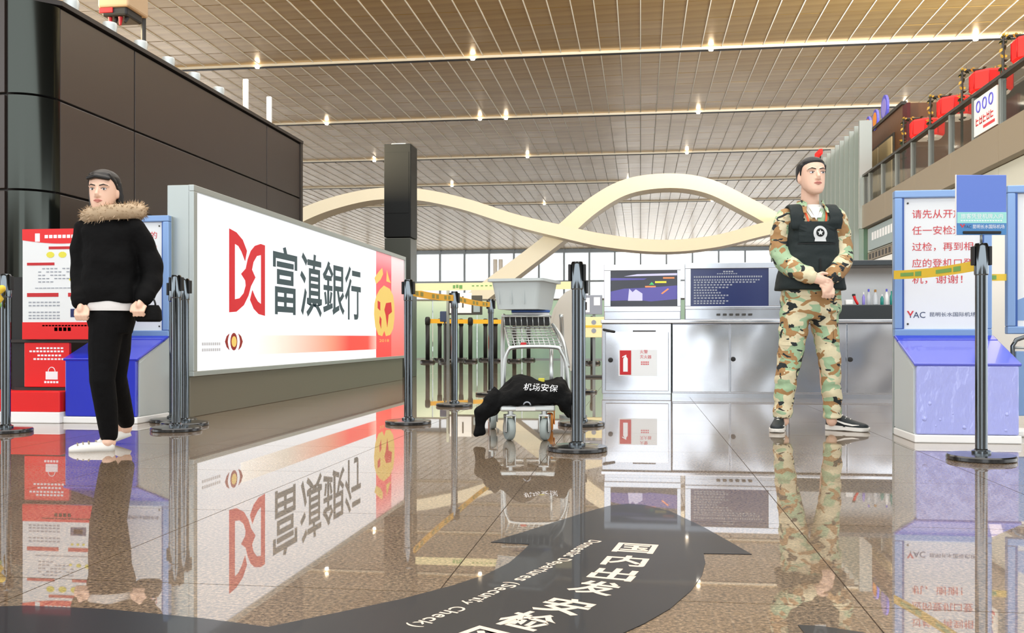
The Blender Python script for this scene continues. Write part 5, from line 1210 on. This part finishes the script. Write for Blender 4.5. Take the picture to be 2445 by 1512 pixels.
# vest
vm = MB()
vm.loft([hring(-0.018, -0.004, z, rx, ry, 32, 2.8) for z, rx, ry in ((0.872, 0.212, 0.15), (0.9, 0.21, 0.152), (0.97, 0.198, 0.15), (1.05, 0.178, 0.148), (1.13, 0.166, 0.144), (1.22, 0.16, 0.138), (1.29, 0.155, 0.13))])
for s in (-1, 1):
    x = -0.014+s*0.118
    cp = curve([(x, -0.118, 1.24), (x, -0.122, 1.3), (x-s*0.004, -0.092, 1.362), (x-s*0.006, -0.01, 1.394), (x-s*0.004, 0.075, 1.362), (x, 0.115, 1.25)]); rg = []
    for i_, c_ in enumerate(cp):
        t_ = (cp[min(i_+1, len(cp)-1)]-cp[max(i_-1, 0)]).normalized(); n_ = Vector((0, -t_.z, t_.y)) if True else None; n_.normalize()
        hw_ = 0.04
        rg.append([c_+Vector((-hw_, 0, 0))-n_*0.012, c_+Vector((hw_, 0, 0))-n_*0.012, c_+Vector((hw_, 0, 0))+n_*0.012, c_+Vector((-hw_, 0, 0))+n_*0.012])
    vm.loft(rg)
vest = fuse(vm, 0.007, 4, 'vest', 'vest', gu)
ruffle(vest, lambda c: noise.noise(Vector((c.x*8, c.y*8, c.z*22)))*0.006)
bv = bvh_of(vest)
def on_vest(name, pts, m, off=0.004):
    mbv = MB(); n = len(pts); mbv.add([Vector((x, -0.6, z)) for x, z in pts], [tuple(range(n))])
    bmv = bmesh.new(); me_ = mbv.mesh('t', m); bmv.from_mesh(me_)
    bmesh.ops.triangulate(bmv, faces=bmv.faces[:]); bmesh.ops.subdivide_edges(bmv, edges=bmv.edges[:], cuts=4, use_grid_fill=True)
    bmv.to_mesh(me_); bmv.free(); o = bpy.data.objects.new(name, me_); COL.objects.link(o); o.parent = vest; drape(o, bv, off); return o
pk = on_vest('chest_pocket', [(-0.125, 1.16), (0.095, 1.16), (0.095, 1.265), (-0.125, 1.265)], 'vest', 0.008)
on_vest('pocket_seam', [(-0.13, 1.147), (0.1, 1.147), (0.1, 1.156), (-0.13, 1.156)], 'vest_seam')
on_vest('zip_seam', [(-0.008, 0.98), (0.004, 0.98), (0.004, 1.06), (-0.008, 1.06)], 'vest_seam', 0.006)
on_vest('side_seam', [(-0.19, 0.975), (-0.1, 0.96), (-0.1, 0.966), (-0.19, 0.982)], 'vest_seam')
on_vest('side_seam', [(0.11, 0.96), (0.17, 0.975), (0.17, 0.982), (0.11, 0.966)], 'vest_seam')
bc = ((1940-1940)*0.0026, (1028-563)*0.002609)
on_vest('badge', oval(bc[0], bc[1], 0.043, 0.046, 20), 'badge', 0.011)
on_vest('badge_foot', [(bc[0]-0.036, bc[1]-0.05), (bc[0]+0.036, bc[1]-0.05), (bc[0]+0.03, bc[1]-0.02), (bc[0]-0.03, bc[1]-0.02)], 'badge', 0.0112)
on_vest('badge_emblem', oval(bc[0], bc[1]+0.004, 0.026, 0.026, 18), 'vest_seam', 0.0125)
on_vest('badge_star', [(bc[0]+r_*math.sin(a), bc[1]+0.004+r_*math.cos(a)) for q in range(10) for a, r_ in [(q*math.pi/5, 0.019 if q % 2 == 0 else 0.009)]], 'badge', 0.014)
for s, x0, x1 in ((-1, -0.08, -0.06), (1, 0.058, 0.046)):
    bj = bvh_of(jacket); ln_ = MB(); rr_ = [[Vector((x0+(x1-x0)*q/6-0.006, -0.6, 1.372-0.085*q/6)), Vector((x0+(x1-x0)*q/6+0.006, -0.6, 1.372-0.085*q/6))] for q in range(7)]
    ln_.loft(rr_, cap=False, close=False); o = ln_.build('lanyard', 'lanyard', gu); drape(o, bj, 0.01)
# trousers
tm = MB()
tm.loft([hring(-0.012, 0, z, rx, ry, 28, 2.4) for z, rx, ry in ((0.69, 0.15, 0.1), (0.74, 0.183, 0.122), (0.8, 0.188, 0.126), (0.88, 0.178, 0.12), (0.93, 0.165, 0.115))])
for pts in (((1898, 745, 0.09), (1894, 790, 0.09), (1885, 850, 0.075), (1877, 900, 0.068), (1872, 950, 0.062), (1869, 975, 0.057), (1868, 998, 0.058)),
            ((1966, 745, 0.09), (1971, 790, 0.08), (1977, 850, 0.07), (1982, 900, 0.062), (1986, 950, 0.057), (1988, 975, 0.054), (1989, 998, 0.055))):
    tm.loft([hring((px-1940)*0.002609, -0.012 if 840 < py < 910 else 0.0, (1028-py)*0.002609, r_, r_*1.12, 20) for px, py, r_ in reversed(pts)])
tr = fuse(tm, 0.008, 4, 'camouflage', 'trousers', gu)
ruffle(tr, lambda c: noise.noise(Vector((c.x*9, c.y*9, c.z*20)))*0.008*(1.0 if c.z > 0.3 else 1.4)+noise.noise(c*26)*0.003)
for px, rx, sx_ in ((1896, 0, -1), (1975, 0, 1)):
    x = (px-1940)*0.002609
    bt = bvh_of(tr); mbp = MB(); gr = [[Vector((x+0.05*sx_-0.04+0.08*i/5, -0.6, 0.53+0.11*j/5)) for i in range(6)] for j in range(6)]
    mbp.loft(gr, cap=False, close=False); o = mbp.build('cargo_pocket', 'camouflage', tr); drape(o, bt, 0.006)
sneaker(gu, ((1869-1940)*0.002609, 0.055, 0), math.radians(-22)); sneaker(gu, ((1988-1940)*0.002609, 0.04, 0), math.radians(52))

# ---- walking woman at the left
wl_ = W(258, 806, 4.96); wo = thing('person', 'woman in black jacket with beige fur hood walking past the red stand', 'person', (wl_.x, wl_.y, 0), ANG)
q_ = 4.96/FPX; wx = lambda px: (px-258)*q_; wz = lambda py: (1078-py)*q_
WHM = Matrix.Translation((wx(252), -0.02, wz(463))) @ Matrix.Rotation(math.radians(2), 4, 'Z') @ Matrix.Rotation(math.radians(2), 4, 'X')
wb_ = MB(); head_shape(wb_, WHM, 0.93)
wb_.loft([hring(wx(255), 0.015, wz(py), rx, ry, 18) for py, rx, ry in ((545, 0.07, 0.06), (525, 0.05, 0.048), (500, 0.045, 0.047), (480, 0.043, 0.048))])
wb_.loft([hring(wx(px), 0, wz(py), rx, ry, 22, 2.4) for px, py, rx, ry in ((262, 770, 0.11, 0.085), (262, 720, 0.11, 0.08), (262, 660, 0.1, 0.075), (262, 600, 0.11, 0.08), (260, 550, 0.12, 0.075), (258, 530, 0.08, 0.055))])
WL1 = [(wx(262), -0.03, wz(760)), (wx(258), -0.05, wz(840)), (wx(258), -0.07, wz(910)), (wx(262), -0.04, wz(980)), (wx(264), -0.02, wz(1040)), (wx(264), -0.03, wz(1056))]
WL2 = [(wx(268), 0.03, wz(760)), (wx(264), 0.06, wz(840)), (wx(256), 0.09, wz(905)), (wx(250), 0.2, wz(970)), (wx(247), 0.29, wz(1020)), (wx(246), 0.3, wz(1040))]
for P in (WL1, WL2): wb_.tube(P, [0.075, 0.062, 0.048, 0.045, 0.03, 0.03], 14, 'round')
WA1 = [(wx(205), 0.0, wz(555)), (wx(196), 0.01, wz(620)), (wx(200), -0.02, wz(680)), (wx(212), -0.09, wz(725))]
WA2 = [(wx(318), 0.0, wz(550)), (wx(345), 0.04, wz(610)), (wx(358), 0.03, wz(665)), (wx(352), -0.05, wz(715))]
for P in (WA1, WA2): wb_.tube(curve(P, 3), [0.042]*3+[0.038]*3+[0.033]*3+[0.026], 12, 'round')
for P, s in ((WA1, -1), (WA2, 1)):
    e_ = Vector(P[-1]); d_ = (Vector(P[-1])-Vector(P[-2])).normalized(); pc_ = e_+d_*0.05
    wb_.tube([e_, pc_], [0.024, 0.03], 12, 'round', 0.6)
    for q in range(4):
        o_ = pc_+Vector(((q-1.5)*0.016, 0, -0.005)); wb_.tube([o_, o_+d_*0.035, o_+d_*0.055+Vector((0, 0.02, -0.005)), o_+d_*0.045+Vector((0, 0.036, 0.0))], [0.0088, 0.0084, 0.008, 0.0072], 8, 'round')
    wb_.tube([e_+d_*0.02+Vector((-s*0.018, 0, 0)), e_+d_*0.05+Vector((-s*0.04, -0.005, -0.004)), e_+d_*0.08+Vector((-s*0.038, 0, -0.006))], [0.0105, 0.009, 0.008], 8, 'round')
wbody = fuse(wb_, 0.0045, 3, 'skin', 'body', wo); face_parts(wo, WHM, 0.93)
wh = MB(); cap = []
for (z, cy, rx, ry) in ((-0.07, 0.07, 0.055, 0.035), (-0.03, 0.062, 0.068, 0.045), (0.01, 0.056, 0.074, 0.054), (0.035, 0.045, 0.079, 0.064), (0.058, 0.025, 0.08, 0.084), (0.078, 0.01, 0.078, 0.099), (0.098, 0.008, 0.066, 0.086), (0.114, 0.008, 0.046, 0.06), (0.124, 0.008, 0.018, 0.026)):
    cap.append([WHM @ (v*0.93) for v in hring(0, cy, z, rx, ry, 26, 2.2)])
wh.loft(cap)
for s in (-1, 1): wh.tube([WHM @ Vector((s*0.045, -0.055, 0.082)), WHM @ Vector((s*0.062, -0.025, 0.05)), WHM @ Vector((s*0.064, 0.01, 0.01))], [0.01, 0.011, 0.01], 8, 'round')
for s in (-1, 1): wh.tube([WHM @ Vector((s*0.066, 0.03, 0.04)), WHM @ Vector((s*0.07, 0.03, -0.01)), WHM @ Vector((s*0.068, 0.035, -0.06)), WHM @ Vector((s*0.058, 0.04, -0.1))], [0.016, 0.02, 0.02, 0.016], 8, 'round')
wh.tube([WHM @ Vector((-0.05, -0.07, 0.062)), WHM @ Vector((-0.01, -0.088, 0.07)), WHM @ Vector((0.05, -0.068, 0.06))], [0.012, 0.012, 0.011], 8, 'round')
fuse(wh, 0.005, 2, 'hair', 'hair', wo)
# jacket, hem, leggings, flats
wj = MB()
wj.loft([hring(wx(px), 0.0, wz(py), rx, ry, 26, 2.4) for px, py, rx, ry in ((260, 728, 0.152, 0.125), (262, 690, 0.145, 0.122), (264, 640, 0.132, 0.115), (264, 590, 0.13, 0.112), (262, 555, 0.135, 0.1), (260, 535, 0.11, 0.085), (258, 520, 0.07, 0.065))])
for P in (WA1, WA2): wj.tube(curve(P, 4), [0.062]*4+[0.058]*4+[0.054]*4+[0.044], 14, 'round')
wjk = fuse(wj, 0.008, 4, 'cloth_black', 'jacket', wo)
ruffle(wjk, lambda c: noise.noise(c*12)*0.01)
MB().loft([hring(wx(262), 0.0, wz(py), rx, ry, 26, 2.4) for py, rx, ry in ((746, 0.138, 0.112), (735, 0.14, 0.114), (715, 0.135, 0.112), (700, 0.12, 0.1))]).build('shirt_hem', 'cloth_white', wo, 40)
wp = MB(); wp.loft([hring(wx(266), 0.0, wz(py), rx, ry, 24, 2.3) for py, rx, ry in ((800, 0.1, 0.09), (770, 0.118, 0.1), (735, 0.122, 0.1), (715, 0.11, 0.09))])
for P in (WL1, WL2): wp.tube(P[:-1], [0.088, 0.076, 0.062, 0.056, 0.045], 16, 'round')
fuse(wp, 0.007, 3, 'cloth_black', 'leggings', wo)
# fur hood ring: soft tufts around the neck
fr_ = MB(); ring = []
for k in range(25):
    a = 2*math.pi*k/24; ring.append(Vector((wx(262)+0.125*math.cos(a)+0.012, 0.02+0.1*math.sin(a), wz(516)+0.014*math.cos(a)+0.035*max(0, math.sin(a)))))
fr_.tube(ring, 0.04, 14); furo = fuse(fr_, 0.008, 2, 'fur', 'fur_collar', wo); fvs = [(v.co.copy(), v.normal.copy()) for v in furo.data.vertices]
random.seed(21); tf = MB()
for k in range(900):
    vc, vn = random.choice(fvs); d_ = (vn+Vector((random.uniform(-0.5, 0.5), random.uniform(-0.5, 0.5), random.uniform(-0.6, 0.3)))).normalized()*random.uniform(0.014, 0.028)
    sd_ = d_.cross(Vector((random.random(), random.random(), random.random()))).normalized()*0.003; tf.add([vc-sd_, vc+sd_, vc+d_], [(0, 1, 2)])
tag(tf.build('fur_tuft', 'fur', furo), kind='stuff')
def flat_shoe(heel, ang, pitch=0.0):
    M = Matrix.Translation(heel) @ Matrix.Rotation(ang, 4, 'Z') @ Matrix.Rotation(pitch, 4, 'X'); rr_ = []
    for (y, w, zt) in ((0.02, 0.012, 0.045), (0.01, 0.025, 0.052), (-0.03, 0.029, 0.048), (-0.08, 0.03, 0.045), (-0.13, 0.036, 0.045), (-0.17, 0.033, 0.036), (-0.19, 0.02, 0.026), (-0.197, 0.006, 0.02)):
        rr_.append([M @ Vector((w*math.copysign(abs(math.cos(a))**0.7, math.cos(a)), y, zt*max(0.0, math.sin(a))**0.6)) for a in [math.pi*q/12 for q in range(13)]])
    sh_ = MB().loft(rr_).build('flat_shoe', 'shoe_white', wo, True)
    for q in range(3): MB().tube([M @ Vector((-0.028, -0.1-q*0.026, 0.041-q*0.004)), M @ Vector((0, -0.105-q*0.026, 0.05-q*0.004)), M @ Vector((0.028, -0.1-q*0.026, 0.041-q*0.004))], 0.004, 6).build('shoe_band', 'shoe_pattern', sh_, True)
    MB().tube([M @ Vector((0, 0.0, 0.04)), M @ Vector((0, -0.02, 0.085))], [0.026, 0.03], 12, 'round').build('ankle', 'skin', sh_, True)
flat_shoe((wx(268), -0.02, 0.0), math.radians(-72)); flat_shoe((wx(248), 0.31, 0.035), math.radians(-72), 0.35)
# handbag held at her side
e_ = Vector(WA2[-1]); hbp = Matrix.Translation((wl_.x, wl_.y, 0)) @ Matrix.Rotation(ANG, 4, 'Z') @ Vector((wx(362), -0.04, 0))
hb_ = thing('handbag', 'black handbag hanging at the walking woman\'s side', 'handbag', (hbp.x, hbp.y, wz(772)), ANG)
mbh = MB(); mbh.loft([hring(0, 0, z, rx, ry, 20, 3) for z, rx, ry in ((0.0, 0.055, 0.035), (0.01, 0.065, 0.042), (0.06, 0.062, 0.036), (0.085, 0.05, 0.02))]); mbh.build('bag_body', 'cloth_black', hb_, 40)
MB().tube([Vector((0.035*math.cos(a), 0.0, 0.08+0.05*math.sin(a))) for a in [math.pi*k/10 for k in range(11)]], 0.005, 6).build('strap', 'black_matte', hb_, True)

bpy.data.scenes.remove(TMP)
